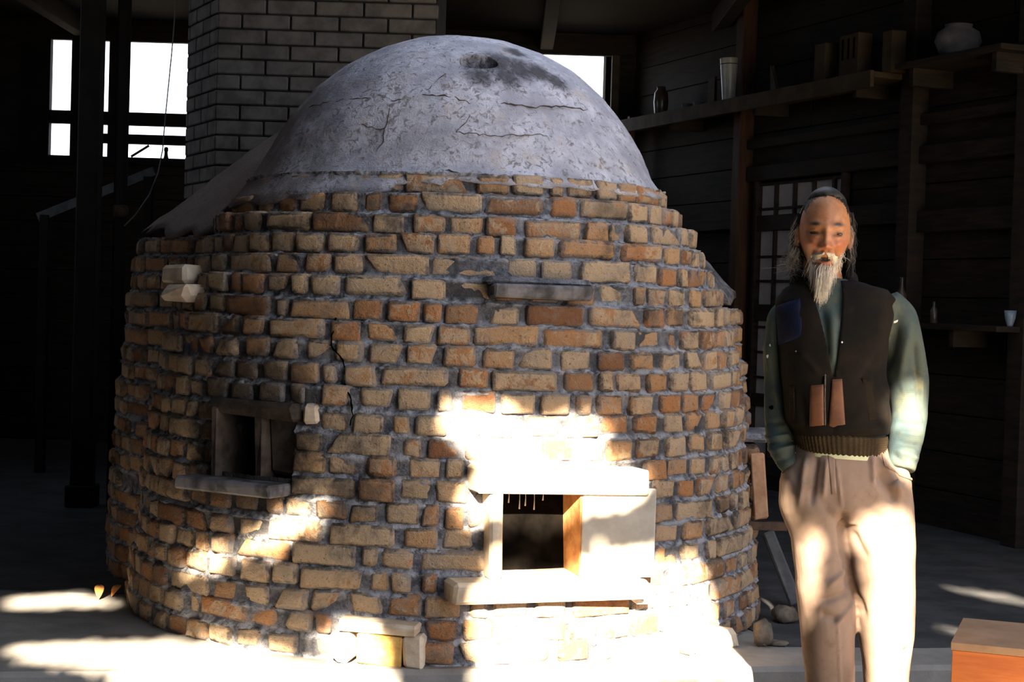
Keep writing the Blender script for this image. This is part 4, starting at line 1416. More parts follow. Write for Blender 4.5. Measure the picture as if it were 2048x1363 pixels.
# fly, belt loop and waistband
def strip(name, pts, w, mat, parent, out=0.004, depth=None, th=0.003, src=None):
    """a flat band lying on a garment along pixel points"""
    from mathutils.bvhtree import BVHTree
    global _bvh
    vs, fs = [], []
    P3d = []
    for x, y in pts:
        o = Vector((0, 0, CAM_Z)) - PO
        d = ray(x, y).normalized()
        h = src.ray_cast(o, d)
        if h[0] is None: continue
        P3d.append((h[0], h[1]))
    for i, (p, n) in enumerate(P3d):
        t = (P3d[min(i + 1, len(P3d) - 1)][0] - P3d[max(i - 1, 0)][0]).normalized()
        s = t.cross(n).normalized()
        for u, k in ((-1, -0.003), (-1, out), (1, out), (1, -0.003)):
            vs.append(p + s * (w / 2 * u) + n * k)
    k = len(P3d)
    if k < 2: return None
    for i in range(k - 1):
        for j in range(3):
            fs.append((i * 4 + j, i * 4 + j + 1, i * 4 + 5 + j, i * 4 + 4 + j))
    fs.append((0, 3, 2, 1)); fs.append(((k - 1) * 4, (k - 1) * 4 + 1, (k - 1) * 4 + 2, (k - 1) * 4 + 3))
    o = MB().add(vs, fs).build(name, mat, parent)
    bm = bmesh.new(); bm.from_mesh(o.data); bmesh.ops.recalc_face_normals(bm, faces=bm.faces[:]); bm.to_mesh(o.data); bm.free()
    return o
from mathutils.bvhtree import BVHTree
def bvh(o):
    bm = bmesh.new(); bm.from_mesh(o.data)
    t = BVHTree.FromBMesh(bm); bm.free()
    return t
TB = bvh(trousers)
def line(*pts, n=14):
    out = []
    for (x0, y0), (x1, y1) in zip(pts, pts[1:]):
        out += [(x0 + (x1 - x0) * i / n, y0 + (y1 - y0) * i / n) for i in range(n)]
    return out + [pts[-1]]
strip('pocket_edge', line((1762, 905), (1772, 930), (1800, 950), (1822, 958)), 0.006, CORDS, trousers, 0.004, src=TB)
strip('pocket_edge', line((1592, 905), (1580, 920), (1566, 945)), 0.006, CORDS, trousers, 0.004, src=TB)

# ---- sweatshirt: trunk and sleeves
SWT = [(556, 1612, 1690, 0.058, 0.02), (566, 1596, 1715, 0.075, 0.018), (582, 1572, 1775, 0.085, 0.015), (606, 1556, 1800, 0.098, 0.01), (650, 1560, 1780, 0.108, 0.0), (720, 1568, 1768, 0.114, 0.0), (800, 1574, 1768, 0.116, 0.0), (880, 1588, 1768, 0.110, 0.0)]
sw = [capped(*loft(SWT, 30, 40, 0.03), 40)]
def sleeve(tab, n=28):
    """(px, py, radius px, dy) along the arm"""
    pts, rs = [], []
    for (a, b) in zip(tab, tab[1:]):
        for i in range(8):
            t = i / 8
            pts.append(mp(a[0] + (b[0] - a[0]) * t, a[1] + (b[1] - a[1]) * t, a[3] + (b[3] - a[3]) * t))
            rs.append((a[2] + (b[2] - a[2]) * t) / 702.0)
    pts.append(mp(tab[-1][0], tab[-1][1], tab[-1][3])); rs.append(tab[-1][2] / 702.0)
    # soften the polyline
    for _ in range(3):
        pts = [pts[0]] + [(pts[i - 1] + pts[i] * 2 + pts[i + 1]) / 4 for i in range(1, len(pts) - 1)] + [pts[-1]]
    return tubev(pts, rs, n)
sw.append(sleeve([(1590, 612, 30, 0.015), (1566, 640, 33, 0.02), (1556, 700, 29, 0.035), (1552, 770, 26, 0.05), (1553, 830, 25, 0.045), (1560, 885, 26, 0.01), (1572, 918, 24, -0.02), (1582, 936, 20, -0.03)]))
sw.append(sleeve([(1770, 606, 32, 0.015), (1795, 632, 38, 0.02), (1808, 690, 40, 0.035), (1817, 770, 42, 0.05), (1818, 830, 38, 0.04), (1812, 880, 34, 0.005), (1806, 915, 30, -0.02), (1802, 938, 28, -0.03)]))
sm_ = remesh(sw, 0.005, 3)
rough_it(sm_, 0.004, 10.0, 8.0)
folds(sm_, [((1560, 650), (1578, 780), 0.0105, 0.0080), ((1548, 640), (1568, 800), -0.0090, 0.0080), ((1535, 690), (1560, 840), 0.0075, 0.0080),
            ((1530, 876), (1580, 868), 0.0090, 0.0060), ((1532, 888), (1585, 880), -0.0090, 0.0060), ((1535, 900), (1588, 890), 0.0090, 0.0060), ((1545, 925), (1590, 900), -0.0090, 0.0080), ((1530, 850), (1575, 840), -0.0060, 0.0080),
            ((1792, 640), (1778, 740), -0.0105, 0.0120), ((1812, 650), (1800, 760), 0.0105, 0.0120), ((1825, 680), (1835, 770), -0.0105, 0.0100), ((1842, 760), (1838, 850), 0.0090, 0.0080), ((1835, 775), (1842, 840), -0.0120, 0.0080),
            ((1790, 845), (1845, 850), -0.0090, 0.0100), ((1788, 862), (1840, 868), 0.0075, 0.0080), ((1785, 880), (1838, 890), -0.0090, 0.0080), ((1782, 895), (1830, 915), 0.0090, 0.0080), ((1776, 905), (1800, 925), -0.0075, 0.0080), ((1800, 780), (1830, 770), 0.0075, 0.0140),
            ((1650, 620), (1652, 740), 0.0090, 0.0120), ((1632, 610), (1640, 720), -0.0090, 0.0100)])
smooth_all(sm_); sm_.materials.clear()
sweat = link('sweatshirt', sm_, SWEATER, person)
SB = bvh(sweat)
# worn hole at the elbow, paint flecks on the sleeves
def fleck(name, px, py, w, h, mat, src, parent, ang=0.0, out=0.0015):
    o = Vector((0, 0, CAM_Z)) - PO
    p, n, _, _ = src.ray_cast(o, ray(px, py).normalized())
    if p is None: return
    x = Vector((math.cos(ang), 0, math.sin(ang))); x = (x - n * x.dot(n)).normalized(); y = n.cross(x)
    r3 = random.Random(px)
    k = 9
    vs = [p + n * out] + [p + n * (out * 0.3) + x * (w * math.cos(2 * PI * i / k) * r3.uniform(0.7, 1.1)) + y * (h * math.sin(2 * PI * i / k) * r3.uniform(0.7, 1.1)) for i in range(k)]
    ob = MB().add(vs, [(0, 1 + i, 1 + (i + 1) % k) for i in range(k)]).build(name, mat, parent)
    bm = bmesh.new(); bm.from_mesh(ob.data)
    if sum((f.normal for f in bm.faces), Vector()).dot(n) < 0:
        bmesh.ops.reverse_faces(bm, faces=bm.faces[:])
    bm.to_mesh(ob.data); bm.free()
PAINT = simple('dried_slip', (0.6, 0.6, 0.58), (0.7, 0.7, 0.68), 30, 0.8, 0)
fleck('elbow_hole', 1543, 814, 0.009, 0.007, SOOT, SB, sweat)
fleck('slip_fleck', 1790, 643, 0.012, 0.004, PAINT, SB, sweat, 0.5)
fleck('slip_fleck', 1535, 712, 0.004, 0.006, PAINT, SB, sweat)
fleck('slip_fleck', 1540, 690, 0.003, 0.004, PAINT, SB, sweat)

# ---- knitted vest, open in a V to the zip
def vest_mesh(full=False):
    tab = [(560, 1598, 1706, 0.078, 0.025), (568, 1584, 1735, 0.088, 0.02), (580, 1566, 1775, 0.098, 0.016), (600, 1552, 1792, 0.108, 0.012), (630, 1549, 1786, 0.116, 0.004), (680, 1554, 1774, 0.122, 0.0), (740, 1560, 1770, 0.126, 0.0), (800, 1566, 1774, 0.130, 0.0), (840, 1570, 1780, 0.132, 0.0), (858, 1580, 1777, 0.126, 0.0), (866, 1584, 1774, 0.120, 0.0)]
    rows, n = 110, 240
    vs, fs = loft(tab, rows, n, 0.03)
    if full: return vs, fs
    keep = []
    vl = mp(1607, 566), mp(1648, 748); vr = mp(1676, 560), mp(1653, 748)
    for f in fs:
        c = sum((vs[i] for i in f), Vector()) / 4
        if c.y < 0.06:
            if c.z > vl[1].z:
                t = (vl[0].z - c.z) / (vl[0].z - vl[1].z)
                t = max(0, t)
                xl = vl[0].x + (vl[1].x - vl[0].x) * (t ** 0.8); xr = vr[0].x + (vr[1].x - vr[0].x) * (t ** 1.3)
                if xl < c.x < xr: continue
        keep.append(f)
    # pull the cut edge onto the clean line
    used = {}
    for f in keep:
        for i in f: used[i] = used.get(i, 0) + 1
    for i, k in used.items():
        p = vs[i]
        if k < 4 and p.y < 0.06 and p.z > vl[1].z - 0.004:
            t = max(0, (vl[0].z - p.z) / (vl[0].z - vl[1].z))
            xl = vl[0].x + (vl[1].x - vl[0].x) * (t ** 0.8); xr = vr[0].x + (vr[1].x - vr[0].x) * (t ** 1.3)
            x = xl if abs(p.x - xl) < abs(p.x - xr) else xr
            if abs(p.x - x) < 0.012: vs[i] = Vector((x, p.y, p.z))
    return vs, keep
vs, fs = vest_mesh()
m_ = MB().add(vs, fs)
vme = m_.mesh('vest')
rough_it(vme, 0.004, 9.0, 1.0)
folds(vme, [((1585, 700), (1625, 745), 0.005, 0.010), ((1745, 700), (1700, 760), -0.005, 0.012), ((1770, 760), (1750, 850), 0.007, 0.012), ((1590, 780), (1600, 855), -0.006, 0.010), ((1650, 748), (1650, 856), -0.006, 0.006), ((1600, 850), (1760, 850), 0.008, 0.010)])
smooth_all(vme)
vest = link('vest', vme, VEST, person)
sd = vest.modifiers.new('thick', 'SOLIDIFY'); sd.thickness = 0.006; sd.offset = -1.0
# ribbed hem
hm = MB()
rows, n = 10, 260
hvs, hfs = loft([(864, 1585, 1772, 0.119, 0.0), (872, 1584, 1773, 0.121, 0.0), (898, 1590, 1769, 0.117, 0.0), (904, 1592, 1767, 0.112, 0.0)], rows, n, -0.04)
hv2 = []
for i, p in enumerate(hvs):
    j = i % n
    c = Vector((sum(q.x for q in hvs[(i // n) * n:(i // n) * n + n]) / n, sum(q.y for q in hvs[(i // n) * n:(i // n) * n + n]) / n, p.z))
    d = (p - c); d.z = 0; d.normalize()
    hv2.append(p + d * 0.0015 * math.cos(j * PI * 0.5))
hem = hm.add(hv2, hfs).build('vest_hem', VESTRIB, vest, True)
sd = hem.modifiers.new('thick', 'SOLIDIFY'); sd.thickness = 0.006; sd.offset = -1.0
# undershirt peeping out below the hem
uv_, uf = loft([(893, 1592, 1768, 0.112, 0.0), (911, 1594, 1768, 0.1135, 0.0)], 3, 60, -0.04)
MB().add(uv_, uf).build('undershirt_hem', SHIRT, person, True)
VB = bvh(vest)
def patch(name, quad, mat, parent, src, out=0.004, nx=8, ny=12):
    (ax, ay), (bx2, by2), (cx, cy), (dx, dy) = quad     # tl, tr, br, bl
    o = Vector((0, 0, CAM_Z)) - PO
    top, bot = [], []
    for i in range(ny + 1):
        v = i / ny
        for j in range(nx + 1):
            u = j / nx
            x = (ax * (1 - u) + bx2 * u) * (1 - v) + (dx * (1 - u) + cx * u) * v
            y = (ay * (1 - u) + by2 * u) * (1 - v) + (dy * (1 - u) + cy * u) * v
            h = src.ray_cast(o, ray(x, y).normalized())
            p, nn = (h[0], h[1]) if h[0] is not None else (top[-1] if top else Vector(), Vector((0, -1, 0)))
            if nn.y > 0: nn = -nn
            edge = 0.35 if i in (0, ny) or j in (0, nx) else 1.0
            top.append(p + nn * out * edge)
    for _ in range(2):                                  # iron out
        t2 = list(top)
        for i in range(1, ny):
            for j in range(1, nx):
                k = i * (nx + 1) + j
                t2[k] = (top[k] * 2 + top[k - 1] + top[k + 1] + top[k - nx - 1] + top[k + nx + 1]) / 6
        top = t2
    w = nx + 1
    fs = [(i * w + j, (i + 1) * w + j, (i + 1) * w + j + 1, i * w + j + 1) for i in range(ny) for j in range(nx)]
    ob = MB().add(top, fs).build(name, mat, parent, True)
    md = ob.modifiers.new('thick', 'SOLIDIFY'); md.thickness = 0.003; md.offset = -1.0
    return ob
_t = MB().add(*vest_mesh(True)).build('tmp', None); VF = bvh(_t); bpy.data.objects.remove(_t)
def vline(t, p): return [(p[0][0] + (p[1][0] - p[0][0]) * ((k / 24) ** t), p[0][1] + (p[1][1] - p[0][1]) * k / 24) for k in range(25)]
strip('zip', line((1651, 748), (1650, 800), (1651, 858)), 0.0035, ZIP, vest, 0.0012, src=VF)
strip('zip_flap', line((1647, 752), (1646, 800), (1647, 858)), 0.006, SOOT, vest, 0.0008, src=VF)
patch('leather_patch', [(1620, 770), (1647, 768), (1648, 856), (1619, 858)], LEATHER, vest, VF)
patch('leather_patch', [(1664, 758), (1684, 757), (1691, 856), (1656, 858)], LEATHER, vest, VF)
patch('shoulder_patch', [(1550, 612), (1600, 596), (1606, 672), (1556, 690)], VESTBLUE, vest, VF, 0.003)
for px in (1738, 1744, 1750):
    pass
patch('pocket_rib', [(1724, 756), (1742, 760), (1754, 838), (1738, 842)], VESTDARK, vest, VF, 0.002)
patch('pocket_rib', [(1578, 772), (1588, 770), (1590, 846), (1580, 840)], VESTDARK, vest, VF, 0.002)
# rolled collar of the vest
cl_pts = [(1604, 575), (1600, 556), (1610, 545)]
ring_c = mp(1650, 558, 0.035)
pts = []
for i in range(25):
    w = -0.30 * PI + (1.60 * PI) * i / 24
    pts.append(ring_c + Vector((0.078 * math.cos(w), 0.068 * math.sin(w), 0.030 * math.sin(w) + 0.004)))
MB().tube(pts, [0.006] + [0.017] * 23 + [0.006], 10).build('collar', VEST, vest, True)
patch('fly', [(1655, 907), (1669, 907), (1673, 986), (1663, 988)], CORDS, trousers, TB, 0.0022, 4, 14)
fleck('slip_fleck', 1674, 678, 0.004, 0.008, PAINT, VB, vest)
fleck('slip_fleck', 1684, 684, 0.003, 0.003, PAINT, VB, vest)
fleck('slip_fleck', 1592, 702, 0.003, 0.003, GLAZEBLUE, VB, vest)

# ---- hair, moustache and beard: strands
def strands(name, items, mat, parent, r=0.0008, seed=1):
    m = MB()
    for pts in items:
        k = len(pts)
        m.tube(pts, [r * (1.0 - 0.7 * i / (k - 1)) for i in range(k)], 3, False)
    o = m.build(name, mat, parent, True)
    o['kind'] = 'stuff'
    return o
rh = random.Random(21)
def beard_items(n):
    out = []
    for _ in range(n):
        t = rh.random()
        if t < 0.80:                                  # chin
            x, z = rh.gauss(0, 0.0125), -0.101 + rh.gauss(0, 0.007)
        else:                                         # along the jaw
            s = rh.choice((-1, 1, 1, 1))
            q = rh.random()
            q *= (0.95 if s > 0 else 0.6)
            x, z = s * (0.020 + 0.036 * q), -0.106 + 0.052 * q + rh.gauss(0, 0.005)
        x = max(-0.056, min(0.060, x)); z = max(-0.118, z)
        p0 = fp(x, z, -0.002)
        ln = (0.040 + 0.055 * rh.random()) * max(0.15, 1.0 - 17 * abs(x)) + 0.014
        end = hl_(x * rh.uniform(0.6, 1.15) + rh.gauss(0.0, 0.006) - 0.002, face_y(x, z) - (rh.uniform(0.004, 0.03) if abs(x) < 0.022 else rh.uniform(-0.004, 0.004)), z - ln)
        fw = 1.0 if abs(x) < 0.022 else 0.3
        mid = (p0 + end) / 2 + HROT @ Vector((rh.gauss(0, 0.003), -0.012 * fw, 0.006 * fw))
        q1 = (p0 + mid) / 2 + HROT @ Vector((0, -0.006 * fw, 0.0)); q2 = (mid + end) / 2 + HROT @ Vector((rh.gauss(0, 0.002), -0.004, 0))
        out.append([p0, q1, mid, q2, end])
    return out
strands('beard', beard_items(1300), HAIRWHITE, body, 0.00065)
it = []
for _ in range(330):
    s = rh.choice((-1, 1))
    x = s * rh.uniform(0.001, 0.026)
    p0 = fp(x, -0.0575 - abs(x) * 0.18 + rh.gauss(0, 0.0022), -0.001)
    x1 = x + s * rh.uniform(0.004, 0.012)
    x2 = s * min(0.038, abs(x) + rh.uniform(0.007, 0.014))
    drop = 0.006 + 0.9 * max(0, abs(x) - 0.006) * rh.uniform(0.8, 1.3)
    it.append([p0, fp(x1, -0.060 - drop * 0.3, 0.007), fp(x2, -0.062 - drop, 0.006), fp(x2 + s * 0.001, -0.066 - drop * 1.45, 0.004)])
strands('moustache', it, HAIRWHITE, body, 0.0006)
# dark hair: a cap behind the hairline, then locks falling behind the ears
def cap_mesh():
    vs, fs = [], []
    nu, nv = 64, 40
    ok = []
    for i in range(nv + 1):
        th = PI * 0.80 * i / nv
        for j in range(nu):
            w = 2 * PI * j / nu
            d = Vector((math.sin(th) * math.cos(w), math.sin(th) * math.sin(w), math.cos(th)))
            q = head_local(d)
            thr = 0.06 - 0.90 * max(0.0, d.z - 0.62) / 0.28 - 0.14 * (1 if abs(d.x) > 0.8 else 0)
            kk = max(0.0, min(1.0, (d.y - thr) / 0.40))
            k = 1.012 + 0.115 * kk ** 0.7 + 0.03 * kk * noise.noise(d * 6)
            v = Vector((q.x * k, q.y * k + 0.003, q.z * (1.0 + 0.06 * kk + 0.008)))
            # bald front: hairline swings back over the brow
            hair = d.y > (0.06 - 0.90 * max(0.0, d.z - 0.62) / 0.28 - 0.14 * (1 if abs(d.x) > 0.8 else 0)) and d.z > -0.75
            ok.append(hair)
            vs.append(HC + HROT @ v)
    for i in range(nv):
        for j in range(nu):
            f = (i * nu + j, (i + 1) * nu + j, (i + 1) * nu + (j + 1) % nu, i * nu + (j + 1) % nu)
            if all(ok[t] for t in f): fs.append(f)
    m = MB().add(vs, fs)
    o = m.build('hair', HAIRDARK, body, True)
    s = o.modifiers.new('thick', 'SOLIDIFY'); s.thickness = 0.006; s.offset = -1
    return o
cap_mesh()
def lock_items(n, x0, x1, z0, z1, fall, back, spread):
    out = []
    for _ in range(n):
        s = rh.choice((-1, 1)) if x0 * x1 < 0 else 1
        x = rh.uniform(x0, x1)
        z = rh.uniform(z0, z1)
        y = rh.uniform(0.0, 0.05) + back
        p0 = hl_(x, y, z)
        ln = fall * rh.uniform(0.5, 1.1)
        p1 = hl_(x * 1.10 + rh.gauss(0, spread), y + 0.01, z - ln * 0.4)
        p2 = hl_(x * 1.12 + rh.gauss(0, spread * 1.6), y + 0.012, z - ln * 0.75)
        p3 = hl_(x * 1.08 + rh.gauss(0, spread * 2.4), y + 0.01, z - ln)
        out.append([p0, p1, p2, p3])
    return out
strands('hair_locks', lock_items(500, -0.078, -0.066, -0.05, 0.05, 0.10, 0.0, 0.003) + lock_items(700, 0.066, 0.078, -0.06, 0.06, 0.12, 0.0, 0.003) + lock_items(700, -0.06, 0.075, -0.10, -0.02, 0.11, 0.05, 0.004), HAIRDARK, body, 0.0011)
strands('hair_wisps', lock_items(130, -0.080, -0.068, -0.065, 0.04, 0.09, -0.012, 0.006) + lock_items(60, 0.064, 0.073, -0.04, 0.05, 0.07, -0.022, 0.003) + lock_items(110, -0.084, -0.066, -0.075, -0.045, 0.06, -0.02, 0.010), HAIRGREY, body, 0.0007)
# thin hair combed back from the high hairline
it = []
for _ in range(420):
    w = rh.uniform(-1.25, 1.25)
    zz = 0.105 - 0.030 * abs(w) ** 2.2 + rh.gauss(0, 0.003)
    x = 0.062 * math.sin(w)
    zz = min(zz, 0.112)
    y = face_y(x, zz)
    p0 = hl_(x, y - 0.001, zz)
    ln = rh.uniform(0.025, 0.05)
    it.append([p0, hl_(x * 1.05, y + ln * 0.5, zz + 0.010), hl_(x * 1.12 + rh.gauss(0, 0.002), y + ln, zz + 0.012 - 0.012 * abs(w))])
strands('combed_hair', it, HAIRDARK, body, 0.0009)
# shoes
for a in (an_l, an_r):
    sh = [ell(Vector((a.x, a.y - 0.055, 0.035)), (0.048, 0.135, 0.045), 20, 12), ell(Vector((a.x, a.y + 0.02, 0.05)), (0.045, 0.06, 0.055), 16, 10)]
    me_ = remesh(sh, 0.007, 3)
    for v in me_.vertices:
        v.co.z = max(0.002, v.co.z)
    smooth_all(me_); me_.materials.clear()
    link('shoe', me_, GLAZEDARK, person)
# ------------------------------------------------------------------ shelf along the right wall and what stands on it
def shelf_item(name, label, cat, px, py, mb, mat, group=None, off=0.14, parts=()):
    """stands at the wall point seen at (px, py), clear of the boards"""
    u, z = wall_uv(px, py, off)
    p = WA + WD * u + WN * off
    e = empty(name, (p.x, p.y, z), W_RZ)
    tag(e, label, cat, group)
    return e
su0, su1 = wall_uv(1238, 262)[0], wall_uv(1836, 160)[0]
sz0 = wall_uv(1250, 252)[1]; sz1 = wall_uv(1800, 168)[1]
SHZ = (sz0 + sz1) / 2
sh = empty('wall_shelf', WA + WD * su0 + Vector((0, 0, SHZ)), W_RZ)
tag(sh, 'long plank shelf high on the dark right-hand wall', 'shelf')
def sbox(name, u0, u1, d0, d1, z0, z1, mat):
    y0, y1 = sorted((W_FRONT * d0, W_FRONT * d1))
    return MB().box((u0, y0, z0), (u1, y1, z1)).build(name, mat, sh)
L = su1 - su0
sbox('plank', 0, L, 0.005, 0.30, -0.035, 0.0, SHELFWOOD)
sbox('front_lip', 0, L, 0.30, 0.325, -0.09, 0.005, SHELFWOOD)
for k in range(4):
    u = 0.25 + (L - 0.5) * k / 3
    sbox('bracket', u - 0.02, u + 0.02, 0.01, 0.26, -0.12, -0.036, BOARDWOOD)
def on_shelf(px, off=0.17):
    d = ray(px, 200); o = Vector((0, 0, CAM_Z)); q = WA + WN * off
    t = (q - o).dot(WN) / d.dot(WN)
    p = o + d * t
    return Vector((p.x, p.y, SHZ)), t
def shelf_thing(name, label, cat, px, wpx, hpx, prof_, mat, group=None, tilt=0.0, off=0.17):
    """a turned pot: prof_ in fractions of width and height"""
    p, t = on_shelf(px, off)
    s = t / F_PX
    e = empty(name, p, 0.0)
    e.rotation_euler = (0, tilt, 0)
    tag(e, label, cat, group)
    w, h = wpx * s / 2, hpx * s
    o = MB().lathe([(r * w, z * h) for r, z in prof_], 24).build('vessel', mat, e, True)
    return e, w, h
VASE = [(0.70, 0.0), (0.72, 0.02), (0.86, 0.5), (1.0, 0.98), (1.0, 1.0), (0.92, 1.0), (0.88, 0.95), (0.6, 0.1)]
JAR = [(0.6, 0.0), (0.85, 0.15), (1.0, 0.5), (0.9, 0.8), (0.55, 0.92), (0.62, 1.0), (0.5, 1.0), (0.45, 0.9)]
BOWL = [(0.45, 0.0), (0.5, 0.08), (0.85, 0.5), (1.0, 1.0), (0.94, 1.0), (0.75, 0.5), (0.3, 0.15)]
e_, w_, h_ = shelf_thing('tall_vase', 'tall pale tapering cylinder vase on the high shelf', 'vase', 1458, 36, 92, VASE, GLAZEWHITE, tilt=-0.03)
MB().lathe([(w_ * 1.005, h_ * 0.86), (w_ * 1.01, h_ * 0.87), (w_ * 1.005, h_ * 0.88)], 24).build('rim_line', GLAZEDARK, e_, True)
shelf_thing('stoneware_jar', 'dark glossy stoneware jar at the left end of the high shelf', 'jar', 1322, 30, 62, JAR, GLAZEDARK)
shelf_thing('small_bowl', 'small pale bowl on the high shelf, nearest the dark jar', 'bowl', 1374, 22, 18, BOWL, GREYBOARD, 'small bowls on the high shelf')
shelf_thing('small_bowl', 'small pale bowl on the high shelf, nearest the tall vase', 'bowl', 1398, 22, 18, BOWL, GREYBOARD, 'small bowls on the high shelf')
def shelf_box(name, label, cat, px, wpx, hpx, dep, mat, group=None, lean=0.0, rz=0.0):
    p, t = on_shelf(px, 0.16)
    s = t / F_PX
    e = empty(name, p, W_RZ + rz)
    tag(e, label, cat, group)
    w, h = wpx * s * 1.05, hpx * s
    MB().box((-w / 2, -dep / 2, 0), (w / 2, dep / 2, h)).build('panel', mat, e)
    e.rotation_euler = (lean * W_FRONT, 0, W_RZ + rz)
    return e, w, h, dep
shelf_box('card_box', 'narrow brown card box on the high shelf, left of the wide one', 'box', 1650, 38, 84, 0.10, CARD, 'card boxes on the high shelf')
e_, w_, h_, d_ = shelf_box('card_box', 'wide brown card box with dark slots on the high shelf', 'box', 1708, 64, 92, 0.10, CARD, 'card boxes on the high shelf')
for k in (-0.30, 0.0, 0.28):
    y0, y1 = sorted((W_FRONT * (d_ / 2 - 0.002), W_FRONT * (d_ / 2 + 0.003)))
    MB().box((w_ * k - 0.008, y0, h_ * 0.45), (w_ * k + 0.008, y1, h_ * 0.9)).build('slot', SOOT, e_)
shelf_box('card_box', 'brown card box at the right end of the high shelf', 'box', 1785, 32, 84, 0.10, CARD, 'card boxes on the high shelf')
shelf_box('picture_frame', 'small dark frame leaning on the high shelf beside the small bowls', 'frame', 1424, 26, 62, 0.02, SHELFWOOD, None, 0.0)
# leaning trowel-shaped board
p, t = on_shelf(1548, 0.16); s = t / F_PX
e_ = empty('pointed_board', p, W_RZ); tag(e_, 'narrow pointed board leaning on the shelf right of the post', 'board')
MB().add([(-0.02, -0.012, 0), (0.06, -0.012, 0), (-0.03, -0.012, 62 * s), (-0.045, -0.012, 62 * s), (-0.02, 0.012, 0), (0.06, 0.012, 0), (-0.03, 0.012, 62 * s), (-0.045, 0.012, 62 * s)],
         [(0, 1, 2, 3), (7, 6, 5, 4), (0, 4, 5, 1), (1, 5, 6, 2), (2, 6, 7, 3), (3, 7, 4, 0)]).build('blade', SHELFWOOD, e_)
# bracket shelf at top right with a big round pot
u, z = wall_uv(1965, 122)
s2 = empty('pot_shelf', WA + WD * (u - 0.35) + Vector((0, 0, z)), W_RZ)
tag(s2, 'short bracket shelf at the top right carrying a round pot', 'shelf')
def s2box(name, u0, u1, d0, d1, z0, z1, mat):
    y0, y1 = sorted((W_FRONT * d0, W_FRONT * d1))
    return MB().box((u0, y0, z0), (u1, y1, z1)).build(name, mat, s2)
s2box('plank', 0, 0.9, 0.005, 0.32, -0.03, 0, BOARDWOOD)
for uu in (0.1, 0.8): s2box('bracket', uu - 0.02, uu + 0.02, 0.01, 0.28, -0.13, -0.03, BOARDWOOD)
p = WA + WD * u + WN * 0.165
e_ = empty('round_pot', (p.x, p.y, z), 0)
tag(e_, 'squat round grey pot on the top right bracket shelf', 'pot')
MB().lathe([(0.06, 0.0), (0.10, 0.03), (0.125, 0.09), (0.11, 0.14), (0.07, 0.165), (0.075, 0.18), (0.06, 0.18), (0.05, 0.15)], 28).build('vessel', GREYBOARD, e_, True)
# counter shelf behind the man's shoulder with cups
u0, z = wall_uv(1715, 640); u1, _ = wall_uv(2075, 634)
s3 = empty('counter_shelf', WA + WD * u0 + Vector((0, 0, z)), W_RZ)
tag(s3, 'dark shelf at shoulder height behind the man with a blue cup', 'shelf')
def s3box(name, u0, u1, d0, d1, z0, z1, mat):
    y0, y1 = sorted((W_FRONT * d0, W_FRONT * d1))
    return MB().box((u0, y0, z0), (u1, y1, z1)).build(name, mat, s3)
s3box('plank', 0, u1 - u0, 0.005, 0.26, -0.03, 0, DARKWOOD)
for k in range(3): s3box('bracket', 0.2 + k * 1.0, 0.24 + k * 1.0, 0.01, 0.24, -0.12, -0.03, DARKWOOD)
def counter(name, label, cat, px, wpx, hpx, P_, mat, group=None):
    d = ray(px, 620); o = Vector((0, 0, CAM_Z)); q = WA + WN * 0.14
    t = (q - o).dot(WN) / d.dot(WN); p = o + d * t; s = t / F_PX
    e = empty(name, (p.x, p.y, z), 0); tag(e, label, cat, group)
    MB().lathe([(r * wpx * s / 2, h * hpx * s) for r, h in P_], 20).build('vessel', mat, e, True)
counter('tea_cup', 'pale blue cup on the dark shelf at the right edge', 'cup', 2021, 24, 32, BOWL, GLAZEBLUE)
BOT = [(0.9, 0.0), (1.0, 0.04), (1.0, 0.6), (0.4, 0.78), (0.36, 0.97), (0.42, 1.0), (0.3, 1.0), (0.28, 0.8)]
counter('glass_bottle', 'slim dark glinting bottle right of the man at shoulder height', 'bottle', 1868, 14, 44, BOT, GLAZEDARK, 'bottles on the dark shelf')
counter('glass_bottle', 'dark bottle just above the man\'s shoulder', 'bottle', 1802, 20, 90, BOT, GLAZEDARK, 'bottles on the dark shelf')

# ------------------------------------------------------------------ left side: posts, wire, lean-to board, tools on the sill
for px0, px1, lab in ((150, 192, 'blackened square timber post at the far left before the windows'), (220, 247, 'blackened round pipe post left of the chimney')):
    a = at(px0, 700, 9.0); b = at(px1, 700, 9.0)
    e_ = empty('timber_post' if px0 == 150 else 'pipe_post', ((a.x + b.x) / 2, 9.0, 0.004)); tag(e_, lab, 'post')
    w = (b.x - a.x) / 2
    if px0 == 150:
        MB().box((-w, -w, 0), (w, w, ROOF_Z - 0.15)).build('shaft', BLACKWOOD, e_)
        MB().box((-w - 0.02, -w - 0.02, 0), (w + 0.02, w + 0.02, 0.12)).build('foot', BLACKWOOD, e_)
    else:
        MB().tube([(0, 0, 0), (0, 0, 1.5), (0, 0, ROOF_Z - 0.15)], w, 16).build('shaft', BLACKWOOD, e_, True)
        MB().lathe([(w * 1.02, 1.58), (w * 1.25, 1.60), (w * 1.25, 1.63), (w * 1.02, 1.65)], 16).build('clamp', IRON, e_, True)
pts = [(352, -180), (349, 40), (343, 110), (336, 180), (330, 240), (325, 300), (316, 345), (298, 390), (270, 430), (248, 452)]
P3 = [at(x, y, 8.7) for x, y in pts]
e_ = empty('hanging_wire', P3[0]); tag(e_, 'thin wire hanging from the roof to the pipe post', 'wire')
MB().tube([p - P3[0] for p in P3], 0.0035, 5).build('strand', GREYBOARD, e_)
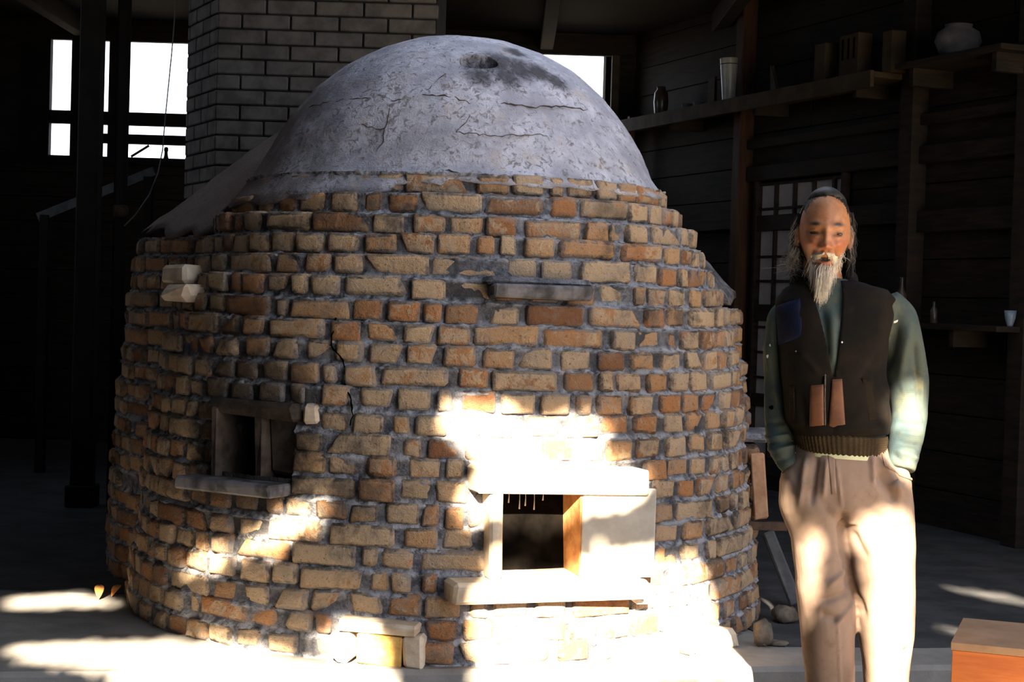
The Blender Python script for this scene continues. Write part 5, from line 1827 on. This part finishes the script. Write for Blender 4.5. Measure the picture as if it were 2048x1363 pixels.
# grey board leaning below the windows
a = at(250, 366, 10.6); b = at(310, 342, 10.6)
e_ = empty('leaning_board', (a.x, 10.6, 0)); tag(e_, 'weathered grey board leaning under the left windows', 'board')
m = Matrix.Rotation(-math.atan2(b.z - a.z, b.x - a.x), 4, 'Y')
L_ = (b - a).length * 1.0
o = MB().box((-0.6, -0.02, -0.03), (L_, 0.02, 0.03)).build('plank', GREYBOARD, e_)
o.matrix_basis = Matrix.Translation((0, 0, a.z)) @ m
zf = (Matrix.Translation((0, 0, a.z)) @ m @ Vector((-0.55, 0, 0)))
MB().box((zf.x - 0.03, -0.03, 0), (zf.x + 0.03, 0.03, zf.z)).build('trestle_leg', BLACKWOOD, e_)
mt = (Matrix.Translation((0, 0, a.z)) @ m @ Vector((L_ * 0.8, 0, 0)))
MB().box((mt.x - 0.03, -0.03, 0), (mt.x + 0.03, 0.03, mt.z - 0.02)).build('trestle_leg', BLACKWOOD, e_)
# tool shapes standing on the window sill
SZ = zs_sill + 0.02
p = at(284, 305, BY - 0.02)
e_ = empty('slanting_tool', (p.x, BY - 0.02, SZ)); tag(e_, 'slanting tool silhouetted on the window sill', 'tool')
q0, q1 = at(262, 321, BY - 0.02), at(298, 291, BY - 0.02)
MB().tube([(q0.x - p.x, 0, 0.008), (q1.x - p.x, 0, q1.z - SZ)], 0.010, 6).build('handle', BLACKWOOD, e_)
p = at(332, 315, BY - 0.02)
e_ = empty('wooden_peg', (p.x, BY - 0.02, SZ)); tag(e_, 'small knobbed peg silhouetted on the window sill', 'tool')
MB().lathe([(0.022, 0), (0.016, 0.02), (0.013, 0.05), (0.018, 0.065), (0.016, 0.085), (0.006, 0.09)], 12).build('peg', BLACKWOOD, e_, True)

# ------------------------------------------------------------------ right foot of the kiln: leaning tile, iron bar, plank, rubble
def lean(name, label, cat, px0, py0, px1, py1, Y, w, th, mat, rz=0.0, group=None):
    a, b = at(px0, py0, Y), at(px1, py1, Y + 0.02)
    e = empty(name, a, rz); tag(e, label, cat, group)
    d = (b - a); L_ = d.length
    d = Matrix.Rotation(-rz, 3, 'Z') @ d
    q = d.to_track_quat('Z', 'Y')
    o = MB().add(chamfer_box(w, th, L_, 0.006, 0.003, random.Random(px0)), CH_F).build('slab', mat, e)
    x = Vector((1, 0, 0)); zax = d.normalized(); y = zax.cross(x).normalized(); x = y.cross(zax)
    o.matrix_basis = Matrix.Translation(d / 2) @ Matrix((x, y, zax)).transposed().to_4x4()
    return e, o
RY = 6.35
# brick pier with a cement cap beside the kiln, carrying the tile
pr0, pr1 = at(1425, 1000, RY), at(1522, 1000, RY)
pier = empty('side_pier', Vector(((pr0.x + pr1.x) / 2, RY + 0.10, 0)) - KC); pier.parent = kiln
pw = (pr1.x - pr0.x)
ztop = at(1480, 862, RY).z
nrow = int(ztop / PITCHZ)
rp = random.Random(77)
for k in range(nrow):
    x = -pw / 2
    while x < pw / 2 - 0.03:
        L_ = rp.choice((0.105, 0.075, 0.05)); L_ = min(L_, pw / 2 - x)
        me = bpy.data.meshes.new('brick')
        me.from_pydata(brick_verts(L_ - 0.008, 0.16, PITCHZ - 0.010, 0.008, 0.005, rp), [], BR_F)
        tone(me, (rp.random(), rp.random(), rp.random()))
        o = link('brick', me, BRICK, pier, True)
        o.location = (x + L_ / 2, rp.uniform(-0.02, 0.01), (k + 0.5) * PITCHZ)
        x += L_
MB().box((-pw / 2 + 0.012, -0.06, 0), (pw / 2 - 0.012, 0.08, nrow * PITCHZ)).build('mortar', MORTAR, pier)
slab_part('cap', (-pw / 2 - 0.06, -0.11, nrow * PITCHZ + 0.004), (pw / 2 + 0.09, 0.09, nrow * PITCHZ + 0.05), MORTAR, pier, 0.014, 0.008, 5)
zb = at(1520, 1048, RY - 0.06).z
bar = at(1505, 1050, RY - 0.04)
o = MB().box((-0.02, -0.02, -0.016), (0.13, 0.02, 0.016)).build('iron_bar', IRON, kiln)
o.location = Vector((bar.x, RY - 0.04, bar.z)) - KC
o['label'] = 'rusty iron bar'
e_, o = lean('terracotta_tile', 'upright reddish terracotta tile at the right side of the kiln', 'tile', 1524, 1036, 1514, 905, RY - 0.035, 0.055, 0.03, TERRACOTTA)
lean('grey_plank', 'weathered plank slanting down beside the man\'s leg', 'plank', 1592, 1205, 1536, 1062, RY + 0.25, 0.05, 0.03, GREYBOARD)
def rock(name, label, px, py, r, mat, z0=0.0, group=None, seed=0):
    p = on_z(px, py, z0)
    bm = bmesh.new()
    bmesh.ops.create_icosphere(bm, subdivisions=3, radius=1.0)
    for v in bm.verts:
        n = noise.fractal(v.co * 1.3 + Vector((seed * 3.1, 0, 0)), 1.0, 2.0, 3)
        v.co *= 1 + 0.28 * n
        v.co = Vector((v.co.x * r[0], v.co.y * r[1], v.co.z * r[2]))
    lo = min(v.co.z for v in bm.verts)
    for v in bm.verts: v.co.z -= lo
    me = bpy.data.meshes.new(name); bm.to_mesh(me); bm.free()
    o = link(name, me, mat, None, True)
    o.location = p
    tag(o, label, 'stone', group)
rock('rubble_stone', 'upright broken stone at the right foot of the kiln', 1525, 1292, (0.035, 0.03, 0.05), STONE, 0, 'stones at the right foot of the kiln', 1)
rock('rubble_stone', 'dark lump of stone under the slanting plank', 1570, 1245, (0.05, 0.05, 0.035), STONE, 0, 'stones at the right foot of the kiln', 2)
rock('rubble_stone', 'flat pale stone fragment between the kiln and the man', 1556, 1290, (0.04, 0.03, 0.010), STONE, 0, 'stones at the right foot of the kiln', 3)

# ------------------------------------------------------------------ orange box at the lower right
c0 = at(1905, 1283, 4.45)
bxr = empty('wooden_box', (c0.x, 4.45, -0.15), math.radians(-20))
tag(bxr, 'orange stained wooden box at the lower right corner', 'box')
hz = c0.z + 0.15
MB().box((0.0, 0.0, 0.0), (0.8, 0.02, hz - 0.022)).build('front_panel', ORANGEWOOD, bxr)
MB().box((0.0, 0.021, 0.0), (0.02, 0.38, hz - 0.022)).build('side_panel', ORANGEWOOD, bxr)
MB().box((0.78, 0.021, 0.0), (0.8, 0.38, hz - 0.022)).build('side_panel', ORANGEWOOD, bxr)
MB().box((0.021, 0.36, 0.0), (0.779, 0.38, hz - 0.022)).build('back_panel', ORANGEWOOD, bxr)
LIDWOOD = simple('worn_lid_wood', (0.20, 0.12, 0.07), (0.30, 0.19, 0.12), 4, 0.6, 0.2, 30)
MB().box((-0.004, -0.004, hz - 0.021), (0.804, 0.384, hz)).build('lid', LIDWOOD, bxr)

# ------------------------------------------------------------------ dry leaves on the pad
def dry_leaf(label, px, py, s, tilt, rz, z0=0.0):
    p = on_z(px, py, z0)
    e = MB()
    n = 8
    vs, fs = [], []
    for i in range(n + 1):
        t = i / n
        w = s * 0.36 * math.sin(PI * min(1, t * 0.96 + 0.02)) ** 0.8
        zc = 0.25 * s * math.sin(t * PI) + tilt * s * t
        for u in (-1, 0, 1):
            vs.append((u * w, (t - 0.5) * s, zc + abs(u) * 0.10 * s + 0.002))
    for i in range(n):
        for k in range(2):
            fs.append((i * 3 + k, i * 3 + k + 1, i * 3 + k + 4, i * 3 + k + 3))
    o = e.add(vs, fs).build('dry_leaf', LEAFDRY, None, True)
    md = o.modifiers.new('thick', 'SOLIDIFY'); md.thickness = 0.001
    o.location = p; o.rotation_euler = (0, 0, rz)
    tag(o, label, 'leaf', 'dry leaves round the kiln')
dry_leaf('bright orange dry leaf standing on the pad at the far left', 198, 1197, 0.05, 0.9, 0.2)
dry_leaf('dark orange dry leaf beside the bright one at the far left', 232, 1192, 0.05, 0.7, -0.5)
dry_leaf('orange dry leaf left of the small stoke hole, higher one', 652, 1296, 0.05, 0.6, 0.8)
dry_leaf('orange dry leaf left of the small stoke hole, lower one', 640, 1308, 0.045, 0.3, -0.6)
dry_leaf('orange dry leaf against the left jamb of the stoke hole', 658, 1312, 0.04, 0.5, 1.6)
